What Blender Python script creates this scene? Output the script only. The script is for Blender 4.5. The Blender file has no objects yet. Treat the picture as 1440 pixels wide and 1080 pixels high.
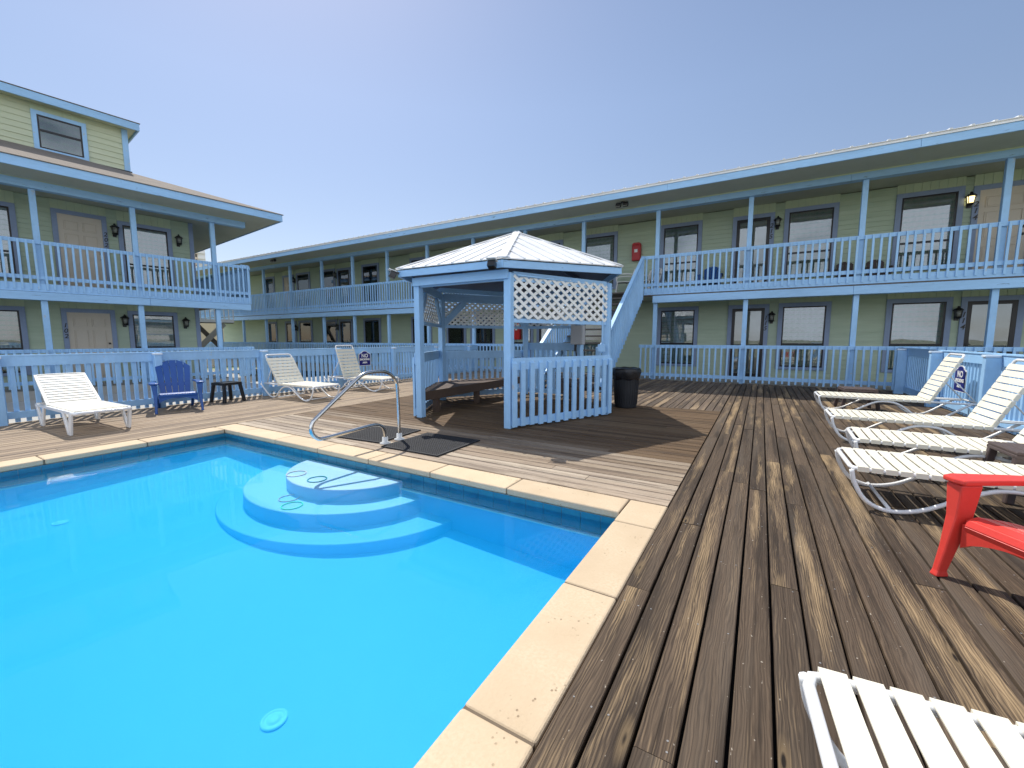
import bpy, bmesh, math, random
from mathutils import Vector, Matrix
R = math.radians
random.seed(7)
sc = bpy.context.scene
COL = sc.collection

# ------------------------------------------------------------------ mesh builder
class MB:
    def __init__(s):
        s.v = []; s.f = []; s.sm = []; s.mi = []
        s.uv = {}; s.col = {}
    def face(s, idx, smooth=False, mi=0):
        s.f.append(tuple(idx)); s.sm.append(smooth); s.mi.append(mi)
    def box(s, x0, x1, y0, y1, z0, z1, mi=0):
        b = len(s.v)
        s.v += [(x0,y0,z0),(x1,y0,z0),(x1,y1,z0),(x0,y1,z0),(x0,y0,z1),(x1,y0,z1),(x1,y1,z1),(x0,y1,z1)]
        for q in ((0,3,2,1),(4,5,6,7),(0,1,5,4),(1,2,6,5),(2,3,7,6),(3,0,4,7)):
            s.face([b+i for i in q], mi=mi)
        return s
    def obox(s, c, ax, ay, az, hx, hy, hz, mi=0):
        """box with centre c, unit axes and half sizes"""
        c = Vector(c); ax = Vector(ax).normalized(); ay = Vector(ay).normalized(); az = Vector(az).normalized()
        b = len(s.v)
        for k in (-1,1):
            for (i,j) in ((-1,-1),(1,-1),(1,1),(-1,1)):
                s.v.append(tuple(c+ax*hx*i+ay*hy*j+az*hz*k))
        for q in ((0,3,2,1),(4,5,6,7),(0,1,5,4),(1,2,6,5),(2,3,7,6),(3,0,4,7)):
            s.face([b+i for i in q], mi=mi)
        return s
    def bar(s, p, q, w, h, up=(0,0,1), mi=0):
        """rectangular bar from p to q; w across, h along 'up'"""
        p = Vector(p); q = Vector(q); d = (q-p); L = d.length; d.normalize()
        up = Vector(up); side = d.cross(up)
        if side.length < 1e-6: side = d.cross(Vector((1,0,0)))
        side.normalize(); u = side.cross(d).normalized()
        return s.obox((p+q)/2, d, side, u, L/2, w/2, h/2, mi)
    def prism(s, poly, z0, z1, mi=0, axis='z', smooth=False):
        """extrude a CCW 2D polygon; axis z:(x,y) y:(x,z) x:(y,z)"""
        n = len(poly); b = len(s.v)
        def P(a, c, t):
            return {'z':(a,c,t),'y':(a,t,c),'x':(t,a,c)}[axis]
        for t in (z0,z1):
            for (a,c) in poly: s.v.append(P(a,c,t))
        s.face([b+i for i in range(n)][::-1], mi=mi); s.face([b+n+i for i in range(n)], mi=mi)
        for i in range(n):
            j = (i+1)%n
            s.face((b+i,b+j,b+n+j,b+n+i), smooth, mi)
        return s
    def tube(s, pts, r, seg=8, closed=False, caps=True, mi=0, rr=None):
        pts = [Vector(p) for p in pts]; n = len(pts); b = len(s.v)
        prev = None
        for i,p in enumerate(pts):
            if closed: t = pts[(i+1)%n]-pts[i-1]
            else: t = pts[min(i+1,n-1)]-pts[max(i-1,0)]
            t.normalize()
            if prev is None:
                a = Vector((0,0,1)) if abs(t.z)<.9 else Vector((1,0,0))
                nrm = (a - t*a.dot(t)).normalized()
            else:
                nrm = (prev - t*prev.dot(t)).normalized()
            prev = nrm; bi = t.cross(nrm)
            rad = r if rr is None else rr[i]
            for k in range(seg):
                a = 2*math.pi*k/seg
                s.v.append(tuple(p+nrm*math.cos(a)*rad+bi*math.sin(a)*rad))
        m = n if closed else n-1
        for i in range(m):
            i2 = (i+1)%n
            for k in range(seg):
                k2 = (k+1)%seg
                s.face((b+i*seg+k,b+i*seg+k2,b+i2*seg+k2,b+i2*seg+k), True, mi)
        if caps and not closed:
            s.face([b+k for k in range(seg)][::-1], mi=mi); s.face([b+(n-1)*seg+k for k in range(seg)], mi=mi)
        return s
    def lathe(s, prof, c=(0,0,0), seg=20, mi=0, smooth=True):
        b = len(s.v); n = len(prof)
        for (r,z) in prof:
            for k in range(seg):
                a = 2*math.pi*k/seg
                s.v.append((c[0]+r*math.cos(a), c[1]+r*math.sin(a), c[2]+z))
        for i in range(n-1):
            for k in range(seg):
                k2 = (k+1)%seg
                s.face((b+i*seg+k,b+i*seg+k2,b+(i+1)*seg+k2,b+(i+1)*seg+k), smooth, mi)
        s.face([b+k for k in range(seg)][::-1], mi=mi); s.face([b+(n-1)*seg+k for k in range(seg)], mi=mi)
        return s
    def quad(s, a, b_, c, d, mi=0):
        b = len(s.v); s.v += [tuple(a),tuple(b_),tuple(c),tuple(d)]; s.face((b,b+1,b+2,b+3), mi=mi); return s
    def build(s, name, mats, parent=None, off=None, bevel=0, bseg=1, sub=0):
        me = bpy.data.meshes.new(name)
        v = s.v if off is None else [(a-off[0],b-off[1],c-off[2]) for a,b,c in s.v]
        me.from_pydata(v, [], s.f)
        me.polygons.foreach_set('use_smooth', s.sm)
        if not isinstance(mats,(list,tuple)): mats = [mats]
        for m in mats: me.materials.append(m)
        if len(mats) > 1: me.polygons.foreach_set('material_index', s.mi)
        me.update()
        o = bpy.data.objects.new(name, me); COL.objects.link(o)
        if parent is not None: o.parent = parent
        if bevel:
            m = o.modifiers.new('bevel','BEVEL'); m.width = bevel; m.segments = bseg; m.limit_method = 'ANGLE'; m.angle_limit = R(40)
        if sub:
            m = o.modifiers.new('sub','SUBSURF'); m.levels = sub; m.render_levels = sub
        return o

def tag(o, label=None, cat=None, group=None, kind=None):
    if label: o['label'] = label
    if cat: o['category'] = cat
    if group: o['group'] = group
    if kind: o['kind'] = kind
    return o
def empty(name, loc, rz=0.0, label=None, cat=None, group=None):
    o = bpy.data.objects.new(name, None); COL.objects.link(o)
    o.empty_display_size = .1
    o.location = loc; o.rotation_euler = (0,0,rz)
    return tag(o, label, cat, group)
def copy_tree(o, parent=None):
    kids = [c for c in bpy.data.objects if c.parent == o]
    c = o.copy(); COL.objects.link(c)
    if parent is not None: c.parent = parent
    for k in kids: copy_tree(k, c)
    return c
def smooth_path(pts, n=6, closed=False):
    """Catmull-Rom through points"""
    P = [Vector(p) for p in pts]; out = []
    N = len(P); rng = N if closed else N-1
    for i in range(rng):
        if closed: a,b,c,d = P[i-1],P[i],P[(i+1)%N],P[(i+2)%N]
        else: a,b,c,d = P[max(i-1,0)],P[i],P[i+1],P[min(i+2,N-1)]
        for k in range(n):
            t = k/n
            out.append(.5*((2*b)+(c-a)*t+(2*a-5*b+4*c-d)*t*t+(-a+3*b-3*c+d)*t**3))
    if not closed: out.append(P[-1])
    return out

# ------------------------------------------------------------------ materials
def newmat(name):
    m = bpy.data.materials.new(name); m.use_nodes = True
    nt = m.node_tree; b = nt.nodes['Principled BSDF']
    return m, nt, b
def N(nt, t, **kw):
    n = nt.nodes.new(t)
    for k,v in kw.items():
        if k.startswith('i_'):
            key = k[2:].replace('_',' ')
            n.inputs[key].default_value = v
        else: setattr(n, k, v)
    return n
def mixc(nt, fac, a, b, blend='MIX'):
    n = nt.nodes.new('ShaderNodeMix'); n.data_type = 'RGBA'; n.blend_type = blend
    for sock, val in ((n.inputs[0],fac),(n.inputs[6],a),(n.inputs[7],b)):
        if isinstance(val,(int,float)): sock.default_value = val
        elif isinstance(val,(tuple,list)): sock.default_value = tuple(val)+((1,) if len(val)==3 else ())
        else: nt.links.new(val, sock)
    return n.outputs[2]
def ramp(nt, inp, p0, p1, c0=(0,0,0,1), c1=(1,1,1,1)):
    n = nt.nodes.new('ShaderNodeValToRGB'); e = n.color_ramp.elements
    e[0].position = p0; e[1].position = p1; e[0].color = c0; e[1].color = c1
    nt.links.new(inp, n.inputs[0]); return n.outputs[0]
def math_(nt, op, a, b=None):
    n = nt.nodes.new('ShaderNodeMath'); n.operation = op
    for sock,val in ((n.inputs[0],a),(n.inputs[1],b)):
        if val is None: continue
        if isinstance(val,(int,float)): sock.default_value = val
        else: nt.links.new(val, sock)
    return n.outputs[0]
def noise(nt, vec, scale, detail=4, rough=.55, dist=0.0):
    n = nt.nodes.new('ShaderNodeTexNoise'); n.inputs['Scale'].default_value = scale
    n.inputs['Detail'].default_value = detail; n.inputs['Roughness'].default_value = rough; n.inputs['Distortion'].default_value = dist
    if vec is not None: nt.links.new(vec, n.inputs['Vector'])
    return n.outputs['Fac']
def vscale(nt, vec, s):
    n = nt.nodes.new('ShaderNodeMapping'); n.inputs['Scale'].default_value = s
    nt.links.new(vec, n.inputs['Vector']); return n.outputs[0]
def lum(c, k): return tuple(min(1,x*k) for x in c)

def paint(name, c, rough=.5, var=.16, scale=3.0, wear=None, wear_at=.66, bump=.0, stretch=(1,1,1), spec=.4):
    m, nt, b = newmat(name)
    tc = N(nt,'ShaderNodeTexCoord'); v = vscale(nt, tc.outputs['Object'], stretch)
    n1 = noise(nt, v, scale, 5, .6); n2 = noise(nt, v, scale*9, 3, .6)
    f = math_(nt,'ADD', math_(nt,'MULTIPLY', n1, .65), math_(nt,'MULTIPLY', n2, .35))
    f = ramp(nt, f, .3, .7)
    col = mixc(nt, f, lum(c,1-var), lum(c,1+var*.6))
    if wear:
        w = noise(nt, v, scale*4.5, 6, .7)
        col = mixc(nt, ramp(nt, w, wear_at, wear_at+.05), col, wear)
    nt.links.new(col, b.inputs['Base Color'])
    b.inputs['Roughness'].default_value = rough
    b.inputs['Specular IOR Level'].default_value = spec
    if bump:
        bp = N(nt,'ShaderNodeBump'); bp.inputs['Strength'].default_value = bump; bp.inputs['Distance'].default_value = .01
        nt.links.new(n2, bp.inputs['Height']); nt.links.new(bp.outputs[0], b.inputs['Normal'])
    return m

BLUE = (.335,.57,.835)
M = {}
M['blue'] = paint('blue_painted_wood', BLUE, .5, .16, 2.2, wear=(.42,.50,.58), wear_at=.63, bump=.15, stretch=(1,1,.5))
M['blue_beam'] = paint('blue_painted_beam', lum(BLUE,.98), .5, .18, 1.5, wear=(.17,.26,.40), wear_at=.625, bump=.2, stretch=(.35,.35,2))
M['trim'] = paint('shaded_blue_trim', (.25,.32,.46), .55, .12, 2.0)  # the posts' blue paint with gallery shade put into the colour
M['cap'] = paint('pale_post_cap', (.62,.72,.82), .5, .1, 6)
M['soffit'] = paint('soffit_green', (.46,.48,.39), .7, .1, 1.0)
M['green_flat'] = paint('green_panel', (.52,.60,.42), .65, .08, 1.2)
M['black'] = paint('black_metal', (.012,.012,.014), .35, .1, 5, spec=.5)
M['blackframe'] = paint('dark_bronze_frame', (.016,.015,.016), .35, .1, 4)
M['white_tube'] = paint('white_powder_tube', (.80,.80,.79), .25, .04, 5, spec=.5)
M['strap'] = paint('cream_vinyl_strap', (.80,.75,.61), .42, .06, 6, wear=(.60,.56,.46), wear_at=.76)
M['strap_white'] = paint('white_vinyl_strap', (.78,.76,.68), .42, .05, 6)
M['bluepl'] = paint('royal_blue_plastic', (.006,.075,.31), .32, .12, 5, spec=.5)
M['bluepl2'] = paint('faded_blue_plastic', (.02,.09,.32), .4, .12, 5)
M['redpl'] = paint('red_plastic', (.72,.055,.04), .38, .08, 6, bump=.08, spec=.5)
M['brownpl'] = paint('brown_plastic', (.085,.06,.055), .5, .12, 6, bump=.1)
M['blackpl'] = paint('black_plastic', (.012,.012,.014), .4, .2, 5)
M['whitepl'] = paint('white_plastic', (.75,.75,.72), .4, .06, 5)
M['bin'] = paint('dark_bin_plastic', (.018,.02,.024), .55, .25, 4)
M['bag'] = paint('bin_liner', (.01,.01,.012), .22, .2, 9, bump=.6)
M['rubber'] = paint('black_rubber', (.022,.022,.025), .75, .25, 8)
M['redbox'] = paint('red_cabinet', (.42,.012,.015), .35, .1, 5)
M['redbox2'] = paint('bright_red_cabinet', (.6,.012,.012), .35, .1, 5)
M['nail'] = paint('nail_heads', (.26,.25,.24), .4, .3, 60)
M['steelbox'] = paint('grey_metal_box', (.42,.43,.44), .45, .08, 6)
M['tan'] = paint('tan_door_paint', (.60,.53,.43), .5, .06, 2.5)
M['ceil'] = paint('shaded_slate_ceiling', (.09,.125,.19), .7, .2, 2)  # dark ceiling colour carries the shade inside the gazebo
M['benchwood'] = paint('brown_bench_wood', (.10,.065,.045), .65, .25, 3, stretch=(1,1,1), bump=.3)
M['stairwood'] = paint('weathered_tread', (.12,.105,.09), .7, .3, 3, bump=.3)
M['navy'] = paint('navy_sign', (.012,.014,.17), .4, .06, 5)
M['white'] = paint('white_paint', (.80,.80,.78), .5, .05, 5)
M['drain'] = paint('white_drain', (.92,.93,.92), .5, .03, 5)
M['blind'] = paint('window_blind', (.66,.66,.60), .7, .06, 2)
M['blind_warm'] = paint('warm_curtain', (.64,.58,.47), .75, .12, 2, stretch=(6,6,.4))
M['blind_grey'] = paint('grey_curtain', (.50,.52,.52), .75, .14, 2, stretch=(6,6,.4))
M['darkroom'] = paint('dim_curtain', (.10,.11,.11), .8, .2, 2)
M['concrete'] = paint('concrete', (.42,.40,.36), .85, .2, 1.2, bump=.3)
M['beige'] = paint('beige_stucco', (.62,.52,.40), .8, .06, 1)
M['lattice'] = paint('white_lattice', (.78,.78,.74), .5, .08, 6)
M['under'] = paint('deck_underside', (.012,.010,.009), .95, .2, 2)
M['brass'] = paint('knob', (.03,.03,.03), .3, .1, 5)
M['chrome_cup'] = paint('white_anchor', (.65,.65,.63), .35, .1, 6)

# stainless steel tube
m, nt, b = newmat('stainless_tube'); b.inputs['Base Color'].default_value = (.62,.62,.60,1); b.inputs['Metallic'].default_value = 1; b.inputs['Roughness'].default_value = .2
M['steel'] = m

# white corrugated metal roofing
def metalroof(name, c):
    m, nt, b = newmat(name)
    tc = N(nt,'ShaderNodeTexCoord'); n1 = noise(nt, tc.outputs['Object'], 1.6, 6, .65)
    nt.links.new(mixc(nt, ramp(nt,n1,.35,.75), lum(c,1.04), lum(c,.86)), b.inputs['Base Color'])
    b.inputs['Roughness'].default_value = .35; b.inputs['Specular IOR Level'].default_value = .5
    return m
M['metalroof'] = metalroof('white_metal_roof', (.82,.82,.81))

# green lap siding
m, nt, b = newmat('green_lap_siding')
tc = N(nt,'ShaderNodeTexCoord'); v = vscale(nt, tc.outputs['Object'], (.6,.6,6))
n1 = noise(nt, v, 1.4, 5, .6); n2 = noise(nt, tc.outputs['Object'], .5, 3, .5)
c = mixc(nt, ramp(nt,n1,.3,.72), (.41,.50,.365), (.50,.585,.44))
c = mixc(nt, ramp(nt,n2,.45,.7), c, (.41,.49,.38))
nt.links.new(c, b.inputs['Base Color']); b.inputs['Roughness'].default_value = .65
M['siding'] = m
m, nt, b = newmat('yellow_green_siding')
tc = N(nt,'ShaderNodeTexCoord'); v = vscale(nt, tc.outputs['Object'], (.6,.6,6))
n1 = noise(nt, v, 1.4, 5, .6)
nt.links.new(mixc(nt, ramp(nt,n1,.3,.72), (.50,.54,.37), (.60,.63,.45)), b.inputs['Base Color']); b.inputs['Roughness'].default_value = .65
M['siding_dormer'] = m

# asphalt shingles
m, nt, b = newmat('tan_shingles')
tc = N(nt,'ShaderNodeTexCoord'); br = N(nt,'ShaderNodeTexBrick')
br.inputs['Scale'].default_value = 1.0; br.inputs['Brick Width'].default_value = .3; br.inputs['Row Height'].default_value = .14; br.inputs['Mortar Size'].default_value = .006
br.inputs['Color1'].default_value = (.25,.21,.17,1); br.inputs['Color2'].default_value = (.17,.145,.125,1); br.inputs['Mortar'].default_value = (.08,.07,.06,1)
nt.links.new(tc.outputs['Object'], br.inputs['Vector'])
n1 = noise(nt, tc.outputs['Object'], 40, 3, .6)
nt.links.new(mixc(nt, .5, br.outputs['Color'], mixc(nt, n1, (.13,.11,.095),(.30,.25,.20))), b.inputs['Base Color']); b.inputs['Roughness'].default_value = .95
M['shingle'] = m

# window glass
def glass(name, tint, refl):
    m = bpy.data.materials.new(name); m.use_nodes = True; nt = m.node_tree
    for n in list(nt.nodes): nt.nodes.remove(n)
    out = N(nt,'ShaderNodeOutputMaterial'); tr = N(nt,'ShaderNodeBsdfTransparent'); gl = N(nt,'ShaderNodeBsdfGlossy'); mx = N(nt,'ShaderNodeMixShader'); fr = N(nt,'ShaderNodeFresnel')
    tr.inputs[0].default_value = tint+(1,); gl.inputs['Roughness'].default_value = .015; gl.inputs['Color'].default_value = (.92,.96,1,1)
    fr.inputs['IOR'].default_value = refl
    tc = N(nt,'ShaderNodeTexCoord'); bp = N(nt,'ShaderNodeBump'); bp.inputs['Strength'].default_value = .06; bp.inputs['Distance'].default_value = .02
    nt.links.new(noise(nt, tc.outputs['Object'], 1.3, 2, .5), bp.inputs['Height']); nt.links.new(bp.outputs[0], gl.inputs['Normal'])
    nt.links.new(fr.outputs[0], mx.inputs[0]); nt.links.new(tr.outputs[0], mx.inputs[1]); nt.links.new(gl.outputs[0], mx.inputs[2]); nt.links.new(mx.outputs[0], out.inputs[0])
    return m
M['glass'] = glass('window_glass', (.84,.88,.88), 1.95)
M['glass_dark'] = glass('tinted_glass', (.35,.38,.38), 2.3)

# lamp glass lit
m, nt, b = newmat('lit_lamp_glass'); b.inputs['Base Color'].default_value = (.8,.7,.4,1); b.inputs['Emission Color'].default_value = (1,.78,.35,1); b.inputs['Emission Strength'].default_value = 2.2
M['lit'] = m
M['lampglass'] = paint('lantern_glass', (.22,.23,.20), .15, .1, 8, spec=.6)

# decking boards (UV: x along in m, y across 0..1; colour attribute = random per board)
def deckmat(name, dark, mid, tan, wear_lo, grey, pale, fade=None):
    m, nt, b = newmat(name)
    uvn = N(nt,'ShaderNodeUVMap'); uvn.uv_map = 'board'
    at = N(nt,'ShaderNodeAttribute'); at.attribute_name = 'rnd'
    sx = N(nt,'ShaderNodeSeparateXYZ'); nt.links.new(uvn.outputs[0], sx.inputs[0])
    sr = N(nt,'ShaderNodeSeparateColor'); nt.links.new(at.outputs['Color'], sr.inputs[0])
    rr, rg, rb = sr.outputs[0], sr.outputs[1], sr.outputs[2]
    u, vv = sx.outputs[0], sx.outputs[1]
    def comb(su, sv, so):
        c = N(nt,'ShaderNodeCombineXYZ')
        nt.links.new(math_(nt,'MULTIPLY',u,su), c.inputs[0])
        nt.links.new(math_(nt,'MULTIPLY',vv,sv), c.inputs[1])
        nt.links.new(math_(nt,'MULTIPLY',rr,so), c.inputs[2]); return c.outputs[0]
    # knots
    vo = N(nt,'ShaderNodeTexVoronoi'); vo.inputs['Scale'].default_value = 1.0
    nt.links.new(comb(1.5,.75,91), vo.inputs['Vector'])
    kd = vo.outputs['Distance']
    # grain bends round knots
    warp = noise(nt, comb(2.2,1.2,50), 1.0, 3, .6)
    c = N(nt,'ShaderNodeCombineXYZ')
    nt.links.new(math_(nt,'MULTIPLY',u,.9), c.inputs[0])
    pull = math_(nt,'DIVIDE', .10, math_(nt,'ADD', kd, .10))
    nt.links.new(math_(nt,'ADD', math_(nt,'ADD', math_(nt,'MULTIPLY',vv,7.0), math_(nt,'MULTIPLY',warp,3.2)), math_(nt,'MULTIPLY', pull, 1.3)), c.inputs[1])
    nt.links.new(math_(nt,'MULTIPLY',rr,37.0), c.inputs[2])
    g1 = noise(nt, c.outputs[0], 1.6, 3, .62)
    g2 = noise(nt, c.outputs[0], 5.5, 4, .68)
    fine = noise(nt, comb(3.2,24,13), 1.0, 5, .72)
    sc_ = N(nt,'ShaderNodeSeparateXYZ'); nt.links.new(c.outputs[0], sc_.inputs[0])
    ringf = math_(nt,'ADD', math_(nt,'MULTIPLY', sc_.outputs[1], 1.0), math_(nt,'MULTIPLY', noise(nt, comb(1.3,2.5,17), 1.0, 3, .6), 2.4))
    rings = math_(nt,'ADD', math_(nt,'MULTIPLY', math_(nt,'SINE', math_(nt,'MULTIPLY', ringf, 9.5)), .5), .5)
    rings = math_(nt,'POWER', rings, .7)
    grain = math_(nt,'ADD', math_(nt,'MULTIPLY',g1,.42), math_(nt,'ADD', math_(nt,'MULTIPLY',g2,.24), math_(nt,'MULTIPLY',fine,.22)))
    grain = math_(nt,'ADD', grain, math_(nt,'MULTIPLY', rings, .16))
    gr = ramp(nt, grain, .34, .68)
    col = mixc(nt, gr, dark, mid)
    # per-board tone
    col = mixc(nt, .85, col, mixc(nt, rg, (.74,.73,.72), (1.24,1.20,1.15)), 'MULTIPLY')
    # old stain left dark in blotches
    st = noise(nt, comb(.7,1.8,43), 1.0, 4, .62, .2)
    col = mixc(nt, math_(nt,'MULTIPLY', ramp(nt, st, .50, .63), .78), col, lum(dark,.8))
    # worn golden patches, mostly down the middle of the board
    prof = math_(nt,'SUBTRACT', 1.0, math_(nt,'MULTIPLY', math_(nt,'ABSOLUTE', math_(nt,'SUBTRACT', vv, .5)), 2.0))
    prof = math_(nt,'POWER', prof, .35)
    w = noise(nt, comb(.85,1.0,71), 1.0, 3, .55, .2)
    w = math_(nt,'ADD', w, math_(nt,'MULTIPLY', math_(nt,'SUBTRACT', rb, .5), .26))
    w = math_(nt,'ADD', w, math_(nt,'MULTIPLY', math_(nt,'SUBTRACT', fine, .5), .50))
    w = math_(nt,'ADD', w, math_(nt,'MULTIPLY', math_(nt,'SUBTRACT', rings, .5), .07))
    w = math_(nt,'ADD', w, math_(nt,'MULTIPLY', math_(nt,'SUBTRACT', prof, .8), .16))
    wm = ramp(nt, w, wear_lo, wear_lo+.22)
    tanc = mixc(nt, rings, lum(tan,.58), lum(tan,1.08))
    tanc = mixc(nt, ramp(nt, g2, .35, .6), lum(tan,.62), tanc)
    col = mixc(nt, math_(nt,'MULTIPLY', wm, .9), col, tanc)
    # silver-grey weathering
    gy = noise(nt, comb(.6,.8,23), 1.0, 3, .55)
    col = mixc(nt, math_(nt,'MULTIPLY', ramp(nt, gy, .50, .72), .35), col, grey)
    # long checks (cracks)
    ck = noise(nt, comb(1.1,26,57), 1.0, 2, .5)
    col = mixc(nt, math_(nt,'MULTIPLY', ramp(nt, ck, .70, .76), .8), col, lum(dark,.35))
    # knot heart
    col = mixc(nt, math_(nt,'MULTIPLY', ramp(nt, kd, .07, .16, (1,1,1,1), (0,0,0,1)), .75), col, lum(tan,.42))
    col = mixc(nt, ramp(nt, kd, .03, .055, (1,1,1,1), (0,0,0,1)), col, lum(dark,.4))
    # pale flecks
    fl = noise(nt, comb(38,9,31), 1.0, 2, .5)
    col = mixc(nt, math_(nt,'MULTIPLY', ramp(nt, fl, .735, .77), .7), col, pale)
    if fade:   # boards bleached by pool splash, browner away from it, deepened to darken the gazebo's shadow
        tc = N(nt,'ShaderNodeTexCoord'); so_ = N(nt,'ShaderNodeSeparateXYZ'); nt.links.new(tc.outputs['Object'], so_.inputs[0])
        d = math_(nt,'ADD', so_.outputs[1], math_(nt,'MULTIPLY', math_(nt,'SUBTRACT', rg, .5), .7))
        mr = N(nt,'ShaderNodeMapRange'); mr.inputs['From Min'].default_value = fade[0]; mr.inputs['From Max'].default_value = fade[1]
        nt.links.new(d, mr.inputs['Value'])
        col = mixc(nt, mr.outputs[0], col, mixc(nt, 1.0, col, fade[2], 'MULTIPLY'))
    nt.links.new(col, b.inputs['Base Color'])
    b.inputs['Roughness'].default_value = .75; b.inputs['Specular IOR Level'].default_value = .18
    bp = N(nt,'ShaderNodeBump'); bp.inputs['Strength'].default_value = .55; bp.inputs['Distance'].default_value = .006
    nt.links.new(math_(nt,'SUBTRACT', grain, math_(nt,'MULTIPLY', ramp(nt, ck, .70, .76), .5)), bp.inputs['Height']); nt.links.new(bp.outputs[0], b.inputs['Normal'])
    return m
M['deck_dark'] = deckmat('worn_brown_deck', (.040,.029,.021), (.122,.088,.060), (.40,.28,.155), .545, (.125,.105,.083), (.45,.39,.31))
M['deck_mid'] = deckmat('faded_brown_deck', (.07,.052,.039), (.165,.125,.093), (.40,.29,.18), .52, (.18,.152,.125), (.45,.40,.33))
M['deck_pale'] = deckmat('silvered_deck', (.20,.155,.118), (.37,.285,.20), (.55,.42,.285), .50, (.38,.305,.23), (.66,.58,.48))

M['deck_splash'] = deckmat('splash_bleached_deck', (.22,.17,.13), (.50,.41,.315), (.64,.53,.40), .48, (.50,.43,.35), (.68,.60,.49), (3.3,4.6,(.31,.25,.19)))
# coping stone
m, nt, b = newmat('sandstone_coping')
tc = N(nt,'ShaderNodeTexCoord'); oi = N(nt,'ShaderNodeObjectInfo')
n1 = noise(nt, tc.outputs['Object'], 3.2, 6, .6); n2 = noise(nt, tc.outputs['Object'], 70, 3, .6)
c = mixc(nt, ramp(nt,n1,.32,.7), (.54,.415,.27), (.65,.52,.36))
c = mixc(nt, ramp(nt,n2,.36,.60), (.565,.44,.29), c)
vo = N(nt,'ShaderNodeTexVoronoi'); vo.inputs['Scale'].default_value = 42; nt.links.new(tc.outputs['Object'], vo.inputs['Vector'])
msk = noise(nt, tc.outputs['Object'], 6.0, 3, .5)
pit = math_(nt,'MULTIPLY', ramp(nt, vo.outputs['Distance'], .13, .22, (1,1,1,1), (0,0,0,1)), ramp(nt, msk, .55, .63))
c = mixc(nt, math_(nt,'MULTIPLY',pit,.7), c, (.20,.135,.075))
c = mixc(nt, .8, c, mixc(nt, oi.outputs['Random'], (.90,.88,.86), (1.08,1.06,1.03)), 'MULTIPLY')
nt.links.new(c, b.inputs['Base Color']); b.inputs['Roughness'].default_value = .8
bp = N(nt,'ShaderNodeBump'); bp.inputs['Strength'].default_value = .5; bp.inputs['Distance'].default_value = .004
nt.links.new(math_(nt,'SUBTRACT', n2, pit), bp.inputs['Height']); nt.links.new(bp.outputs[0], b.inputs['Normal'])
M['coping'] = m

# pool finishes
M['plaster'] = paint('pale_blue_pool_plaster', (.46,.63,.86), .6, .04, 1.0)
m, nt, b = newmat('teal_glazed_tile')
tc = N(nt,'ShaderNodeTexCoord'); n1 = noise(nt, tc.outputs['Object'], 9, 3, .6)
nt.links.new(mixc(nt, n1, (.012,.12,.21), (.03,.22,.31)), b.inputs['Base Color']); b.inputs['Roughness'].default_value = .12
M['tile'] = m
M['joint'] = paint('sandy_joint', (.16,.12,.08), .9, .2, 20)
M['grout'] = paint('grey_grout', (.22,.30,.33), .8, .2, 20)

# water: clear surface with Fresnel reflection over an absorbing volume
m = bpy.data.materials.new('pool_water'); m.use_nodes = True; nt = m.node_tree
for n in list(nt.nodes): nt.nodes.remove(n)
out = N(nt,'ShaderNodeOutputMaterial'); tr = N(nt,'ShaderNodeBsdfTransparent'); gl = N(nt,'ShaderNodeBsdfGlossy'); mx = N(nt,'ShaderNodeMixShader'); fr = N(nt,'ShaderNodeFresnel'); va = N(nt,'ShaderNodeVolumeAbsorption')
fr.inputs['IOR'].default_value = 1.2; gl.inputs['Roughness'].default_value = .02
tc = N(nt,'ShaderNodeTexCoord'); bp = N(nt,'ShaderNodeBump'); bp.inputs['Strength'].default_value = .10; bp.inputs['Distance'].default_value = .02
nt.links.new(noise(nt, tc.outputs['Object'], 1.7, 2, .5), bp.inputs['Height']); nt.links.new(bp.outputs[0], gl.inputs['Normal']); nt.links.new(bp.outputs[0], fr.inputs['Normal'])
va.inputs['Color'].default_value = (0.0,.825,1.0,1); va.inputs['Density'].default_value = 2.1
nt.links.new(fr.outputs[0], mx.inputs[0]); nt.links.new(tr.outputs[0], mx.inputs[1]); nt.links.new(gl.outputs[0], mx.inputs[2]); nt.links.new(mx.outputs[0], out.inputs['Surface']); vs = N(nt,'ShaderNodeVolumeScatter'); vs.inputs['Color'].default_value = (.04,.74,1.0,1); vs.inputs['Density'].default_value = .75; vs.inputs['Anisotropy'].default_value = .3
ad = N(nt,'ShaderNodeAddShader'); nt.links.new(va.outputs[0], ad.inputs[0]); nt.links.new(vs.outputs[0], ad.inputs[1]); nt.links.new(ad.outputs[0], out.inputs['Volume'])
M['water'] = m

# ground
m, nt, b = newmat('sandy_ground')
tc = N(nt,'ShaderNodeTexCoord'); n1 = noise(nt, tc.outputs['Object'], .25, 5, .6); n2 = noise(nt, tc.outputs['Object'], 6, 4, .6)
c = mixc(nt, ramp(nt,n1,.42,.58), (.48,.43,.36), (.10,.15,.045)); c = mixc(nt, math_(nt,'MULTIPLY',n2,.5), c, (.3,.27,.2))
nt.links.new(c, b.inputs['Base Color']); b.inputs['Roughness'].default_value = .95
M['ground'] = m

# ------------------------------------------------------------------ ground, deck
g = MB(); S = 900
g.quad((-S,-S,-.9),(S,-S,-.9),(S,S,-.9),(-S,S,-.9))
# raise: simple sheet; pool shell sits below it, inside its own walls
tag(g.build('ground', M['ground']), kind='structure')
g = MB(); g.box(-13.9,-9.35,-12,12.9,-.9,-.16); tag(g.build('walkway', M['concrete']), kind='structure')

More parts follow.
